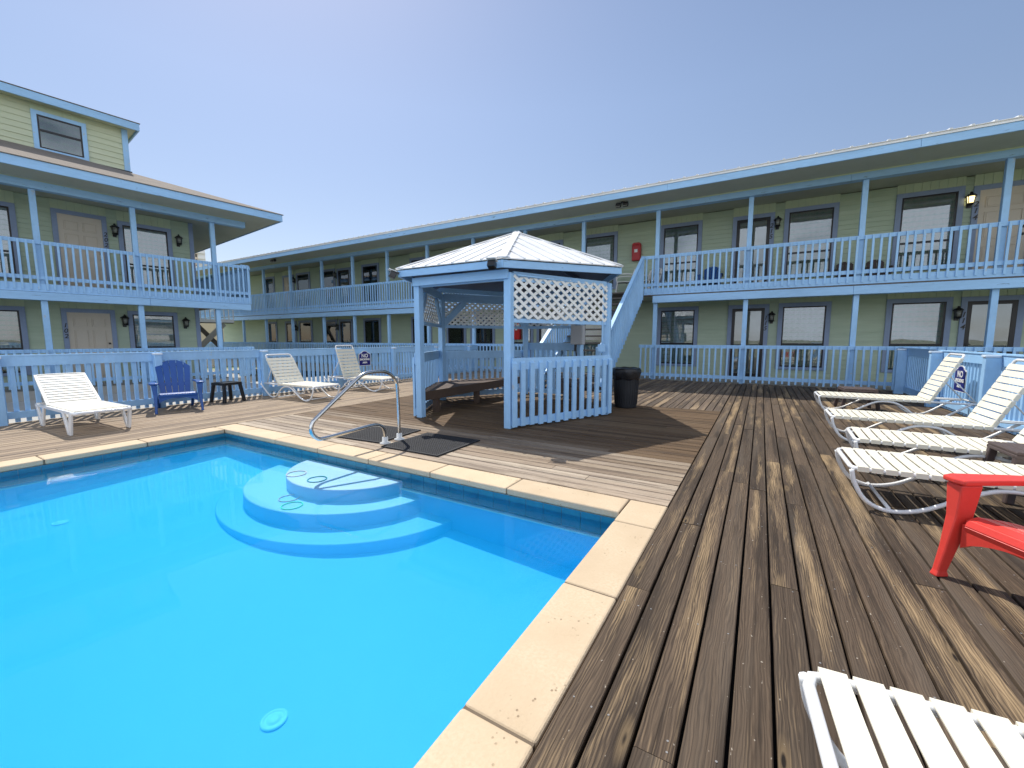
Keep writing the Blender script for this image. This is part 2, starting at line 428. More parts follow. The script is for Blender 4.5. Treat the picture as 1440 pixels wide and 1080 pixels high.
class Deck(MB):
    pass
def deck_region(name, x0, x1, y0, y1, along, mat, pitch=.1225, gap=.011, screws=None, seed=1):
    rnd = random.Random(seed)
    D = MB(); uvs = []; cols = []
    th = .036; ch = .0035
    lo, hi = (x0,x1) if along == 'y' else (y0,y1)
    a0, a1 = (y0,y1) if along == 'y' else (x0,x1)
    n = max(1, round((hi-lo)/pitch)); p = (hi-lo)/n
    def add(ca, cb, sa, sb, first):
        dz = rnd.uniform(-.0018,.0018); j = rnd.uniform(-.0012,.0012)
        w0, w1 = ca+gap/2+j, cb-gap/2+j
        prof = [(w0,-th),(w0,-ch),(w0+ch,0),(w1-ch,0),(w1,-ch),(w1,-th)]
        c = (rnd.random(), rnd.random(), rnd.random(), 1); off = rnd.uniform(0,30)
        b = len(D.v)
        tilt = rnd.uniform(-.0015,.0015)
        for k,t in enumerate((sa,sb)):
            for (w,z) in prof:
                zz = z+dz+(tilt if k else -tilt)
                D.v.append((w,t,zz) if along=='y' else (t,w,zz))
        np_ = len(prof)
        for i in range(np_-1):
            q = (b+i, b+i+1, b+np_+i+1, b+np_+i)
            if along == 'x': q = q[::-1]
            q = q[::-1] if False else q
            D.face(q)
            for vi in q:
                k = (vi-b)//np_; w = prof[(vi-b)%np_][0]
                uvs.append((((sa if k==0 else sb)-sa)+off, (w-w0)/(w1-w0)))
                cols.append(c)
        for k in (0,1):
            q = [b+k*np_+i for i in range(np_)]
            D.face(q)
            for vi in q: uvs.append((off,.5)); cols.append(c)
        if screws and screws(sa, sb, ca):
            s = sa + .03
            ts = [sa+.025, sb-.025]
            t = math.ceil(sa/.61)*.61
            while t < sb: ts.append(t); t += .61
            for t in ts:
                for w in (w0+.022, w1-.022):
                    if rnd.random() < .55: continue
                    ww = w+rnd.uniform(-.006,.006); tt = t+rnd.uniform(-.006,.006)
                    bb = len(D.v); r = .0038
                    for k in range(6):
                        a = k*math.pi/3
                        x_, y_ = (ww+r*math.cos(a), tt+r*math.sin(a)) if along=='y' else (tt+r*math.cos(a), ww+r*math.sin(a))
                        D.v.append((x_,y_,dz+.0012))
                    D.face([bb+k for k in range(6)], mi=1)
                    for k in range(6): uvs.append((0,0)); cols.append(c)
    for i in range(n):
        ca, cb = lo+i*p, lo+(i+1)*p
        t = a0; first = True
        cut = a0 + rnd.uniform(.6,3.6)
        while t < a1-.01:
            e = min(cut, a1)
            if a1-e < .5: e = a1
            add(ca, cb, t, e-(.003 if e < a1 else 0), first)
            t = e; cut = t+rnd.choice((2.44,3.05,3.66)); first = False
    o = D.build(name, [mat, M['nail']])
    me = o.data
    uvl = me.uv_layers.new(name='board'); fl = []
    for u in uvs: fl += u
    uvl.data.foreach_set('uv', fl)
    ca_ = me.color_attributes.new('rnd','FLOAT_COLOR','CORNER'); fl = []
    for c in cols: fl += c
    ca_.data.foreach_set('color', fl)
    bm = bmesh.new(); bm.from_mesh(me); bmesh.ops.recalc_face_normals(bm, faces=bm.faces); bm.to_mesh(me); bm.free()
    tag(o, kind='structure'); return o

near = lambda sa, sb, c: sa < 5.5 and -.6 < c < 3
deck_region('deck', -.513, 2.92, -2.4, 12.93, 'y', M['deck_dark'], screws=near, seed=3)
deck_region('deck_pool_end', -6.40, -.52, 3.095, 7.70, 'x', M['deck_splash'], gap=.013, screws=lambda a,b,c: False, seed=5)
deck_region('deck_rear', -6.40, -.52, 7.705, 12.93, 'y', M['deck_mid'], seed=8)
deck_region('deck_fence_side', -9.22, -6.405, -2.4, 12.93, 'y', M['deck_pale'], gap=.012, seed=11)
g = MB()
for (x0,x1,y0,y1) in ((-.50,2.92,-2.4,12.93),(-6.40,-.50,3.06,12.93),(-9.22,-6.40,-2.4,12.93)):
    g.box(x0,x1,y0,y1,-.09,-.05)
tag(g.build('deck_joists', M['under']), kind='structure')

# ------------------------------------------------------------------ pool
PX0, PX1, PY0, PY1 = -6.13, -.78, -4.2, 2.82
pool = empty('swimming_pool', (-3.5,2.8,0), 0, 'bright blue swimming pool with sandstone coping and curved white corner steps', 'pool')
PO = (-3.5,2.8,0)
def zfloor(x, y): return -.478 - .040*(x+2.0) + .028*(y-2.82)
b_ = MB()
t = .25
# walls: upper course, then a ledge 25 mm proud below it
for (x0,x1,y0,y1,dx,dy) in ((PX0-t,PX0,PY0,PY1,1,0),(PX1,PX1+t,PY0,PY1,-1,0),(PX0-t,PX1+t,PY1,PY1+t,0,-1),(PX0-t,PX1+t,PY0-t,PY0,0,1)):
    b_.box(x0,x1,y0,y1,-.205,-.060)
    k = .028
    b_.box(x0+(k if dx>0 else 0) - (0 if dx>=0 else k) + (0), x1+(k if dx>0 else 0)-(k if dx<0 else 0), y0-(k if dy<0 else 0)+(k if dy>0 else 0), y1+(k if dy>0 else 0)-(k if dy<0 else 0), -1.0, -.2052)
n0 = len(b_.v)
nx, ny = 8, 8
for j in range(ny+1):
    for i in range(nx+1):
        x = PX0-.1+(PX1-PX0+.2)*i/nx; y = PY0-.1+(PY1-PY0+.2)*j/ny
        b_.v.append((x,y,zfloor(x,y)))
for j in range(ny):
    for i in range(nx):
        a = n0+j*(nx+1)+i; b_.face((a,a+1,a+nx+2,a+nx+1))
b_.build('pool_shell', M['plaster'], pool, PO)
lb = MB()
lb.box(PX0+.010,PX1-.010,PY1-.040,PY1-.0281,-.218,-.206); lb.box(PX0+.0281,PX0+.040,PY0,PY1-.041,-.218,-.206); lb.box(PX1-.040,PX1-.0281,PY0,PY1-.041,-.218,-.206)
lb.build('ledge_highlight', M['white'], pool, PO)  # white strip painted in as the light line along the ledge
# tile band at the waterline: individual 150 mm tiles over grout
gb = MB(); tb = MB()
for side in ('far','left','right'):
    if side == 'far':
        gb.box(PX0,PX1,PY1-.006,PY1+.002,-.20,-.055)
        x = PX0+.01
        while x < PX1-.02:
            tb.box(x,min(x+.149,PX1-.003),PY1-.010,PY1-.006,-.198,-.057); x += .153
    else:
        s = 1 if side=='left' else -1; X = PX0 if side=='left' else PX1
        a, c = sorted((X-s*.002, X+s*.006)); gb.box(a,c,PY0,PY1-.011,-.20,-.055)
        a, c = sorted((X+s*.006, X+s*.010)); y = PY1-.161
        while y > PY0+.16:
            tb.box(a,c,y,y+.149,-.198,-.057); y -= .153
gt = gb.build('tile_band', M['grout'], pool, PO); tb.build('tile', M['tile'], gt)
bpy.data.objects['tile'].data.transform(Matrix.Translation((-PO[0],-PO[1],-PO[2])))
# steps
for (cx, rx, ry, zt) in ((-3.585,.72,.585,-.142),(-3.70,1.08,.885,-.258),(-3.66,1.40,1.11,-.385)):
    st = MB(); poly = []
    n = 40
    for i in range(n+1):
        a = math.pi+math.pi*i/n
        poly.append((cx+rx*math.cos(a), PY1+.05+ (ry+.05)*math.sin(a)))
    st.prism(poly, -1.0, zt)
    st.build('pool_step', M['plaster'], pool, PO, bevel=.012, bseg=3)
# floor drains
for (x,y) in ((-1.83,.955),(-5.2,1.03)):
    z = zfloor(x,y)
    d = MB().lathe([(.058,0),(.058,.004),(.046,.008),(.044,.005),(.03,.005),(.028,.008),(.01,.008)], (x,y,z), 24)
    d.build('drain_cover', M['drain'], pool, PO)
# coping stones
def stone(x0,x1,y0,y1):
    s = MB(); s.box(x0,x1,y0,y1,-.055,.0)
    o = s.build('coping_stone', M['coping'], pool, PO, bevel=.014, bseg=3); return o
g_ = .005
ys = [3.088, 2.665]
y = 2.665
while y > -2.6: y -= .828; ys.append(y)
for i in range(len(ys)-1):
    stone(-.785 if i else -.785, -.515, ys[i+1]+g_/2, ys[i]-g_/2)
xs = [-.787-.0, -1.71]
xs = [-.79, -.905]; x = -.905
xs = [-.79, -1.715]; x = -1.715
while x > -6.0: x -= .815; xs.append(max(x,-6.40))
for i in range(len(xs)-1):
    if xs[i]-xs[i+1] > .05: stone(xs[i+1]+g_/2, xs[i]-g_/2, 2.812, 3.088)
y = 2.81
while y > -2.6:
    stone(-6.40, -6.125, y-.828+g_/2, y-g_/2); y -= .828
gm = MB(); gm.box(-.78,-.52,-2.6,3.08,-.05,-.006); gm.box(-6.39,-.79,2.82,3.08,-.05,-.006); gm.box(-6.39,-6.13,-2.6,2.815,-.05,-.006)
gm.build('coping_joint', M['joint'], pool, PO)
# water body
w = MB(); w.box(PX0-.06,PX1+.06,PY0-.06,PY1+.06,-.98,-.100)
tag(w.build('water', M['water']), kind='structure')
# diving rings
def ring(x,y,z,c,label,r=.085):
    m = paint('ring_plastic', c, .4, .05, 5)
    pts = [(r*math.cos(2*math.pi*k/28), r*math.sin(2*math.pi*k/28), 0) for k in range(28)]
    o = MB().tube(pts, .0048, 6, closed=True).build('dive_ring', m); o.location = (x,y,z+.005)
    return tag(o, label, 'pool toy', 'dive rings lying on the pool steps')
ring(-3.60,2.42,-.142,(.0,.30,.27),'teal dive ring on the top pool step')
ring(-3.93,2.42,-.142,(1.0,.78,.72),'pale pink dive ring lying flat on the top pool step',.09)
ring(-3.66,2.17,-.258,(1.0,.50,.50),'pink dive ring on the second pool step')
ring(-3.47,2.08,-.258,(.15,.95,.30),'bright green dive ring on the second pool step')

# handrail at the pool steps
hr = empty('pool_handrail', (-3.68,3.45,0), 0, 'bent stainless steel handrail standing at the pool steps', 'handrail')
pts = [(-3.68,3.575,.0),(-3.68,3.572,.30),(-3.68,3.562,.62),(-3.68,3.545,.70),(-3.68,3.50,.765),(-3.68,3.43,.81),(-3.68,3.34,.836),(-3.68,3.20,.838),(-3.68,3.10,.828),(-3.68,3.03,.80),(-3.68,2.96,.755),(-3.68,2.72,.59),(-3.68,2.50,.435),(-3.68,2.455,.395),(-3.68,2.437,.34),(-3.68,2.45,.285),(-3.68,2.50,.235),(-3.68,2.57,.222),(-3.68,2.85,.232),(-3.68,3.14,.245),(-3.68,3.25,.235),(-3.68,3.32,.195),(-3.68,3.35,.12),(-3.68,3.352,.0)]
MB().tube(smooth_path(pts,3), .0195, 12).build('rail_tube', M['steel'], hr, (-3.68,3.45,0))
for y in (3.575,3.352):
    MB().lathe([(.062,.001),(.062,.012),(.034,.018),(.032,.075),(.022,.08)], (-3.68,y,0), 18).build('anchor_cup', M['chrome_cup'], hr, (-3.68,3.45,0))

# rubber mats
def mat_(loc, rz, sx, sy, label):
    g = MB(); n = int(sx/.028); 
    for i in range(n+1):
        x = -sx/2+sx*i/n; g.box(x-.006,x+.006,-sy/2,sy/2,.004,.014)
    k = int(sy/.028)
    for i in range(k+1):
        y = -sy/2+sy*i/k; g.box(-sx/2,sx/2,y-.006,y+.006,.0035,.0135)
    for (a,b,c,d) in ((-sx/2-.03,sx/2+.03,-sy/2-.03,-sy/2-.006),(-sx/2-.03,sx/2+.03,sy/2+.006,sy/2+.03)): g.box(a,b,c,d,.002,.015)
    for (a,b) in ((-sx/2-.03,-sx/2-.006),(sx/2+.006,sx/2+.03)): g.box(a,b,-sy/2-.006,sy/2+.006,.002,.015)
    o = g.build('rubber_mat', M['rubber']); o.location = loc; o.rotation_euler = (0,0,rz)
    tag(o, label, 'mat', 'perforated rubber mats by the pool')
mat_((-4.14,3.66,.002), R(4), .70, .70, 'black perforated rubber mat left of the pool handrail')
mat_((-3.19,3.60,.002), R(1), .74, .72, 'black perforated rubber mat right of the pool handrail, partly in shade')

# ------------------------------------------------------------------ facade helpers (local frame: x along, y inward, z up)
def siding(u0,u1,z0,z1,y,exp=.125,thick=.019):
    m = MB(); z = z0
    while z < z1-1e-4:
        e = min(z+exp, z1)
        b = len(m.v)
        m.v += [(u0,y-thick,z),(u1,y-thick,z),(u1,y,e),(u0,y,e),(u0,y,z),(u1,y,z)]
        m.face((b,b+1,b+2,b+3)); m.face((b+4,b+5,b+1,b))
        z = e
    return m
def window(par, u0, u1, z0, z1, y, split=None, blind=True, lower_dark=False, trim=.11, fr=.035, top=None, label=None, tm='trim'):
    f = MB(); ya, yb = y-.045, y-.012
    f.box(u0,u0+fr,ya,yb,z0,z1); f.box(u1-fr,u1,ya,yb,z0,z1)
    f.box(u0+fr,u1-fr,ya,yb,z1-fr,z1); f.box(u0+fr,u1-fr,ya,yb,z0,z0+fr)
    if split: f.box(u0+fr,u1-fr,ya-.004,yb,split-fr*.9,split+fr*.5)
    w = f.build('window', M['blackframe'], par)
    if label: w['label'] = label
    t = MB(); tr = trim
    zt = top if top else z1+tr
    t.box(u0-tr,u0-.001,y-.052,y-.010,z0-tr*.7,z1+tr); t.box(u1+.001,u1+tr,y-.052,y-.010,z0-tr*.7,z1+tr)
    t.box(u0-.001,u1+.001,y-.050,y-.010,z1+.001,z1+tr); t.box(u0-.001,u1+.001,y-.056,y-.010,z0-tr*.7,z0-.001)
    t.build('window_trim', M[tm], w)
    if top: 
        p = panel(u0-tr, u1+tr, z1+tr+.002, top, y); p.build('head_panel', M['green_flat'], w)
    p = MB(); p.box(u0+fr,u1-fr,y-.030,y-.027,z0+fr,z1-fr)
    p.build('pane', M['glass'], w)
    if blind:
        zb = split if (split and lower_dark) else z0+fr+random.choice((0,0,.12,.3))
        c = MB(); n = max(6,int((u1-u0)/.07)); b0 = len(c.v)
        for i in range(n+1):
            uu = u0+fr+(u1-u0-2*fr)*i/n; yy = y-.018+(.006 if i%2 else 0)
            c.v += [(uu,yy,zb),(uu,yy,z1-fr)]
        for i in range(n): c.face((b0+2*i,b0+2*i+2,b0+2*i+3,b0+2*i+1))
        c.build('blind', M[random.choice(('blind','blind','blind_warm','blind_grey'))], w)
    return w
def panel(u0,u1,z0,z1,y):
    """vertically grooved board panel"""
    m = MB(); n = max(1,round((u1-u0)/.16)); p = (u1-u0)/n
    for i in range(n): m.box(u0+i*p+.004,u0+(i+1)*p-.004,y-.024,y-.010,z0,z1)
    m.box(u0,u0+.05,y-.034,y-.0245,z0,z1); m.box(u1-.05,u1,y-.034,y-.0245,z0,z1)
    return m
def door(par, u0, u1, z0, z1, y, kind='tan', knob='right', trim=.11, top=None):
    if kind == 'tan':
        d = MB(); d.box(u0,u1,y-.030,y-.012,z0,z1)
        W = u1-u0; H = z1-z0
        o = d.build('door', M['tan'], par)
        q = MB()
        for (a,b) in ((.13,.45),(.55,.87)):
            for (c,e) in ((.80,.92),(.44,.75),(.08,.36)):
                x0,x1,w0,w1 = u0+a*W,u0+b*W,z0+c*H,z0+e*H
                for (p0,p1,r0,r1) in ((x0,x1,w1-.012,w1),(x0,x1,w0,w0+.012),(x0,x0+.012,w0+.012,w1-.012),(x1-.012,x1,w0+.012,w1-.012)):
                    q.box(p0,p1,y-.046,y-.0301,r0,r1)
                q.box(x0+.035,x1-.035,y-.040,y-.0301,w0+.035,w1-.035)
        q.build('raised_panel', M['tan'], o)
    else:
        fr = .085; d = MB()
        d.box(u0,u0+fr,y-.05,y-.012,z0,z1); d.box(u1-fr,u1,y-.05,y-.012,z0,z1); d.box(u0+fr,u1-fr,y-.05,y-.012,z1-fr,z1); d.box(u0+fr,u1-fr,y-.05,y-.012,z0,z0+fr*1.2)
        o = d.build('storm_door', M['blackframe'], par)
        p = MB(); p.box(u0+fr,u1-fr,y-.034,y-.031,z0+fr*1.2,z1-fr); p.build('pane', M['glass'], o)
        p = MB(); p.box(u0+fr,u1-fr,y-.022,y-.014,z0+fr*1.2,z1-fr); p.build('inner_door', M['tan'], o)
    t = MB()
    t.box(u0-trim,u0-.001,y-.054,y-.010,z0-.03,z1+trim); t.box(u1+.001,u1+trim,y-.054,y-.010,z0-.03,z1+trim); t.box(u0-.001,u1+.001,y-.052,y-.010,z1+.001,z1+trim)
    t.build('door_trim', M['trim'], o)
    if top: panel(u0-trim,u1+trim,z1+trim+.002,top,y).build('head_panel', M['green_flat'], o)
    ku = u1-.07 if knob=='right' else u0+.07
    k = MB()
    for zz in (z0+.95,z0+1.12) if kind=='tan' else (z0+1.0,):
        k.box(ku-.02,ku+.02,y-.062,y-.0505 if kind!='tan' else y-.0302,zz-.06 if kind!='tan' else zz-.025,zz+.06 if kind!='tan' else zz+.025)
        k.obox((ku,y-.075,zz),(1,0,0),(0,1,0),(0,0,1),.045 if kind!='tan' else .022,.012,.012 if kind!='tan' else .022)
    k.build('door_handle', M['brass'], o, bevel=.004)
    return o
def rail_panel(par, u0, u1, zt, zb, bal0, y=0.0, pitch=.145, bw=.042, phase=0.0, mat=None, name='railing_panel', bh=.09):
    """boards behind, square balusters screwed to the outside face"""
    m = MB()
    m.box(u0,u1,y,y+.038,zt-bh,zt); m.box(u0,u1,y,y+.038,zb,zb+bh)
    n = max(1,round((u1-u0)/pitch)); p = (u1-u0)/n
    for i in range(n):
        c = u0+(i+.5)*p+random.uniform(-.006,.006); t = random.uniform(-.010,.010)
        dz = random.uniform(-.012,.012)
        m.obox((c,y-.0205,(bal0+dz+zt-.008)/2),(1,0,t),(0,1,0),(-t,0,1),bw/2,.0195,(zt-.008-bal0-dz)/2)
    return m.build(name, mat or M['blue'], par)
def rail_panel_side(par, x, y0, y1, zt, zb, bal0, sgn=1, pitch=.145, bw=.042):
    m = MB(); a,b = sorted((x,x-sgn*.038)); m.box(a,b,y0,y1,zt-.09,zt); m.box(a,b,y0,y1,zb,zb+.09)
    n = max(1,round((y1-y0)/pitch)); p = (y1-y0)/n
    for i in range(n):
        c = y0+(i+.5)*p; a,b = sorted((x+sgn*.001,x+sgn*.04)); m.box(a,b,c-bw/2,c+bw/2,bal0,zt-.008)
    return m.build('railing_panel', M['blue'], par)

# ------------------------------------------------------------------ wall lanterns, numbers
def make_lantern(lit=False):
    e = bpy.data.objects.new('wall_lantern', None); COL.objects.link(e); e.empty_display_size = .1
    bk = MB(); bk.box(-.04,.04,-.02,0,-.14,.10); bk.tube([(0,-.02,-.06),(0,-.09,-.09),(0,-.11,-.05)],.012,6); bk.build('back_plate', M['black'], e, bevel=.004)
    c = MB()
    c.lathe([(.03,-.10),(.05,-.09),(.075,-.06),(.07,-.05)], (0,-.11,0), 8, smooth=False)
    for k in range(4):
        a = math.pi/4+k*math.pi/2
        c.bar((.062*math.cos(a),-.11+.062*math.sin(a),-.05),(.085*math.cos(a),-.11+.085*math.sin(a),.10),.012,.012)
    c.lathe([(.10,.10),(.105,.112),(.06,.155),(.03,.165),(.022,.20),(.008,.215)], (0,-.11,0), 10, smooth=False)
    c.build('lamp_cage', M['black'], e)
    gl = MB().lathe([(.05,-.048),(.068,.098)], (0,-.11,0), 10); gl.build('lamp_glass', M['lit'] if lit else M['lampglass'], e)
    return e
def wall_thing(o, loc, rz, scale=1): o.location = loc; o.rotation_euler = (0,0,rz); o.scale = (scale,)*3; return o
def text_mesh(name, s, size, mat, shear=0, extrude=.004, spacing=1.0, align='CENTER', line=1.0, bold=0.0):
    cu = bpy.data.curves.new(name,'FONT'); cu.body = s; cu.size = size; cu.align_x = align; cu.align_y = 'CENTER'; cu.extrude = extrude; cu.shear = shear; cu.space_character = spacing; cu.space_line = line; cu.offset = bold
    cu.resolution_u = 3
    o = bpy.data.objects.new(name+'_tmp', cu); COL.objects.link(o)
    dg = bpy.context.evaluated_depsgraph_get(); me = bpy.data.meshes.new_from_object(o.evaluated_get(dg))
    bpy.data.objects.remove(o); 
    me.transform(Matrix.Rotation(R(90),4,'X'))    # faces -y
    me.materials.clear(); me.materials.append(mat)
    n = bpy.data.objects.new(name, me); COL.objects.link(n); return n

# ------------------------------------------------------------------ long right-hand building
RB = empty('motel_building', (0,13.0,0), 0, 'long two storey green motel block with blue galleries and white metal roof behind the gazebo', 'building')
UL, UR = -31.0, 10.2
YW = 1.6
ZF, ZC = 2.62, 5.05
siding(UL,UR,.0,2.44,YW).build('wall', M['siding'], RB)
siding(UL,UR,2.62,5.05,YW).build('wall', M['siding'], RB)
m = MB(); m.box(UL,UR,YW+.02,9.5,-.4,5.04); m.build('wall', M['siding'], RB)
m = MB(); m.box(UL,UR,.045,YW+.018,-.4,-.004); m.build('walkway_slab', M['concrete'], RB)
# upper gallery floor with stair opening at the rim
m = MB(); m.box(UL,-5.02,0.0,YW,2.465,ZF); m.box(-3.14,UR,0.0,YW,2.465,ZF); m.box(-5.02,-3.14,.0,YW,2.465,ZF-.002); m.build('gallery_floor', M['stairwood'], RB)
m = MB(); m.box(UL,-5.02,-.012,-.001,2.50,2.685); m.box(-3.10,UR,-.012,-.001,2.50,2.685); m.build('rim_board', M['blue_beam'], RB)
def beam(par, u0, u1, z0, z1, y0=-.055, y1=.165, name='beam'):
    m = MB(); u = u0; 
    while u < u1-.01:
        e = min(u+4.66, u1); m.box(u,e-.004,y0,y1,z0,z1); u = e
    return m.build(name, M['blue_beam'], par, bevel=.005)
beam(RB, UL, -5.0, 2.26, 2.46); beam(RB, -2.83, UR, 2.26, 2.46)
beam(RB, UL, UR, 4.90, 5.045)
m = MB(); m.box(UL,UR,-.055,.165,5.0455,5.075); m.build('beam_lip', M['green_flat'], RB)
posts = [-28.1,-25.55,-23.25,-20.85,-18.3,-16.1,-13.9,-11.65,-9.4,-7.2,-5.06,-2.77,-.42,1.91,4.23,6.55,8.88]
for u in posts:
    m = MB(); m.box(u-.056,u+.056,.042,.154,-.1,2.26); m.build('post', M['blue'], RB, bevel=.006)
    m = MB(); m.box(u-.056,u+.056,.042,.154,2.62,4.90); m.build('post', M['blue'], RB, bevel=.006)
ed = [UL]+posts+[UR]
for a,b in zip(ed[:-1],ed[1:]):
    if b-a < .2: continue
    if a < -5 and b > -4: # stair bay
        rail_panel(RB, -3.12, -2.77, 3.63, 2.745, 2.555)
        rail_panel(RB, -5.06, -4.95, 3.63, 2.745, 2.555)
    else:
        rail_panel(RB, a, b, 3.63, 2.745, 2.555)
    if -5.1 < a < -5.0: rail_panel(RB, -3.2, b, 1.03, .10, .02)
    else: rail_panel(RB, a, b, 1.03, .10, .02)
# soffit, fascia, roof
m = MB(); m.box(UL-.6,UR+.6,-1.085,-.20,5.076,5.10); m.box(UL-.6,UR+.6,-.195,YW+.2,5.076,5.10); m.build('soffit', M['soffit'], RB)
m = MB(); u = UL-.6
while u < UR+.6:
    e = min(u+4.88,UR+.6); m.box(u,e-.004,-1.125,-1.087,5.045,5.21); u = e
m.build('fascia', M['blue_beam'], RB, bevel=.004)
m = MB(); m.box(UL-.62,UR+.62,-1.145,-1.05,5.212,5.262); m.build('drip_edge', M['metalroof'], RB)
rf = MB(); sl = .22
def rz_(y): return 5.275+(y+1.17)*sl
b0 = len(rf.v)
rf.v += [(UL-.65,-1.17,rz_(-1.17)),(UR+.65,-1.17,rz_(-1.17)),(UR+.65,5,rz_(5)),(UL-.65,5,rz_(5)),(UR+.65,11,5.275),(UL-.65,11,5.275)]
rf.face((b0,b0+1,b0+2,b0+3)); rf.face((b0+3,b0+2,b0+4,b0+5)); rf.face((b0,b0+3,b0+5)); rf.face((b0+1,b0+4,b0+2))
rf.box(UL-.65,UR+.65,-1.17,-1.10,5.2625,5.2748)
u = UL-.5
while u < UR+.6:
    rf.bar((u,-1.175,rz_(-1.175)+.008),(u,5,rz_(5)+.008),.045,.028); u += .305
rf.build('roof', M['metalroof'], RB)
# windows, doors
def unit_A(u):   # window, door, lantern, window
    return [('w',u-.51,u+.51),('d',u+1.57,u+2.42,'left'),('l',u+2.60),('w',u+2.87,u+3.88)]
def unit_B(u):
    return [('w',u-.52,u+.50),('l',u+.70),('d',u+.87,u+1.71,'right'),('w',u+2.5,u+3.5)]
units = [('A',-25.4),('B',-19.9),('A',-13.4),('B',-8.25),('A',-2.38),('B',3.40)]
lan = []
tanup = {('B',3.40),('A',-25.4)}
for (k,u) in units:
    items = unit_A(u) if k=='A' else unit_B(u)
    if (k,u) == ('B',-8.25): items[-1] = ('w',-5.55,-4.52)
    if (k,u) == ('B',-19.9): items[-1] = ('w',-17.15,-16.15)
    for it in items:
        if it[0] == 'w':
            window(RB, it[1], it[2], 3.0, 4.74, YW, split=3.62, top=5.07)
            window(RB, it[1], it[2], .40, 2.12, YW, split=1.06, lower_dark=True, top=2.44)
        elif it[0] == 'd':
            door(RB, it[1], it[2], 2.66, 4.70, YW, kind='tan' if (k,u) in tanup else 'storm', knob='right' if it[3]=='right' else 'right', top=5.07)
            door(RB, it[1], it[2], .07, 2.11, YW, kind='storm', knob='left' if it[3]=='right' else 'right', top=2.44)
        else:
            lan += [(it[1], 4.46, (k,u)), (it[1], 1.79, (k,u))]
# gallery ceilings of the lower storey
m = MB(); m.box(UL,UR,.166,YW-.06,2.445,2.464); m.build('gallery_ceiling', M['soffit'], RB)
m = MB()
for u in (-7.45,-3.55): pass

proto_l = make_lantern(False); lit_l = make_lantern(True)
NEAR = {0:'',}
def lantern_label(u, z, key):
    up = z > 3
    names = {-25.4:'at the far end of the green block', -19.9:'second unit from the far end of the green block', -13.4:'behind the left half of the gazebo', -8.25:'behind the gazebo gate', -2.38:'beside number %s'%('215' if up else '115'), 3.40:'beside number %s'%('214' if up else '114')}
    return 'black wall lantern %s, %s gallery' % (names[key[1]], 'upper' if up else 'lower')
first = True
for (u,z,key) in lan:
    if key[1] == 3.40 and z > 3:
        o = lit_l; lab = 'black wall lantern glowing yellow beside number 214'
    else:
        if first: o = proto_l; first = False
        else: o = copy_tree(proto_l)
        lab = lantern_label(u,z,key)
    wall_thing(o, (u,13+YW-.012,z), 0)
    tag(o, lab, 'lamp', 'black wall lanterns of the motel')
def number(s, loc, rz, label, size=.17):
    o = text_mesh('house_number', '\n'.join(s), size, M['black'], shear=.2, line=.9, bold=.002)
    o.location = loc; o.rotation_euler = (0,0,rz)
    tag(o, label, 'house number', 'door numbers of the motel')
number('215', (.07,13+YW-.062,4.28), 0, 'black digits 215 on the trim of the upper storm door')
number('115', (.07,13+YW-.062,1.66), 0, 'black digits 115 on the trim of the lower storm door')
number('214', (4.215,13+YW-.062,4.23), 0, 'black digits 214 by the tan upper door')
number('114', (4.215,13+YW-.062,1.64), 0, 'black digits 114 by the lower storm door under the lit lantern')
# red extinguisher cabinets
def cabinet(loc, h, mat, label):
    e = empty('extinguisher_cabinet', loc, 0, label, 'fire cabinet', 'red fire extinguisher cabinets')
    m = MB(); m.box(-.14,.14,-.16,0,0,h*.86)
    m.prism([(-.14,h*.8602),(.14,h*.8602),(.13,h*.95),(.08,h),(-.08,h),(-.13,h*.95)], -.16, 0, axis='y'); m.build('cabinet_body', mat, e, bevel=.012, bseg=2)
    m = MB(); m.box(-.115,.115,-.172,-.161,.03,h*.86-.03); m.build('cabinet_door', mat, e, bevel=.006)
    m = MB(); m.box(-.05,.05,-.176,-.1725,h*.45,h*.62); m.build('paper_notice', M['white'], e)
cabinet((-3.74,13+YW-.013,3.80), .58, M['redbox'], 'dark red extinguisher cabinet on the upper gallery wall above the stairs')
cabinet((-8.32,13+YW-.013,1.18), .80, M['redbox2'], 'bright red extinguisher cabinet on the lower wall, seen through the gazebo')
# soffit flood lights
def flood(loc, rz, label, s=1.0, cat='flood light', grp='black flood lights under the eaves'):
    e = empty('flood_light', loc, rz, label, cat, grp)
    m = MB().lathe([(.06,-.03),(.06,0)], (0,0,0), 12); m.build('mount', M['black'], e)
    for sx in (-.1,.1):
        m = MB(); m.bar((sx*.3,0,-.03),(sx,-.03,-.07),.02,.02)
        m.obox((sx,-.08,-.10),(1,0,0),(0,.8,-.6),(0,.6,.8),.075,.05,.05); m.build('lamp_head', M['black'], e, bevel=.01)
        m = MB(); m.obox((sx,-.1225,-.132-.0),(1,0,0),(0,.8,-.6),(0,.6,.8),.06,.003,.036); m.build('lens', M['lampglass'], e)
    e.scale = (s,s,s); return e
flood((-3.6,12.30,5.074), 0, 'black twin flood light under the eaves above the staircase')
flood((-20.6,12.2,5.074), 0, 'black twin flood light under the far left eaves of the long block')

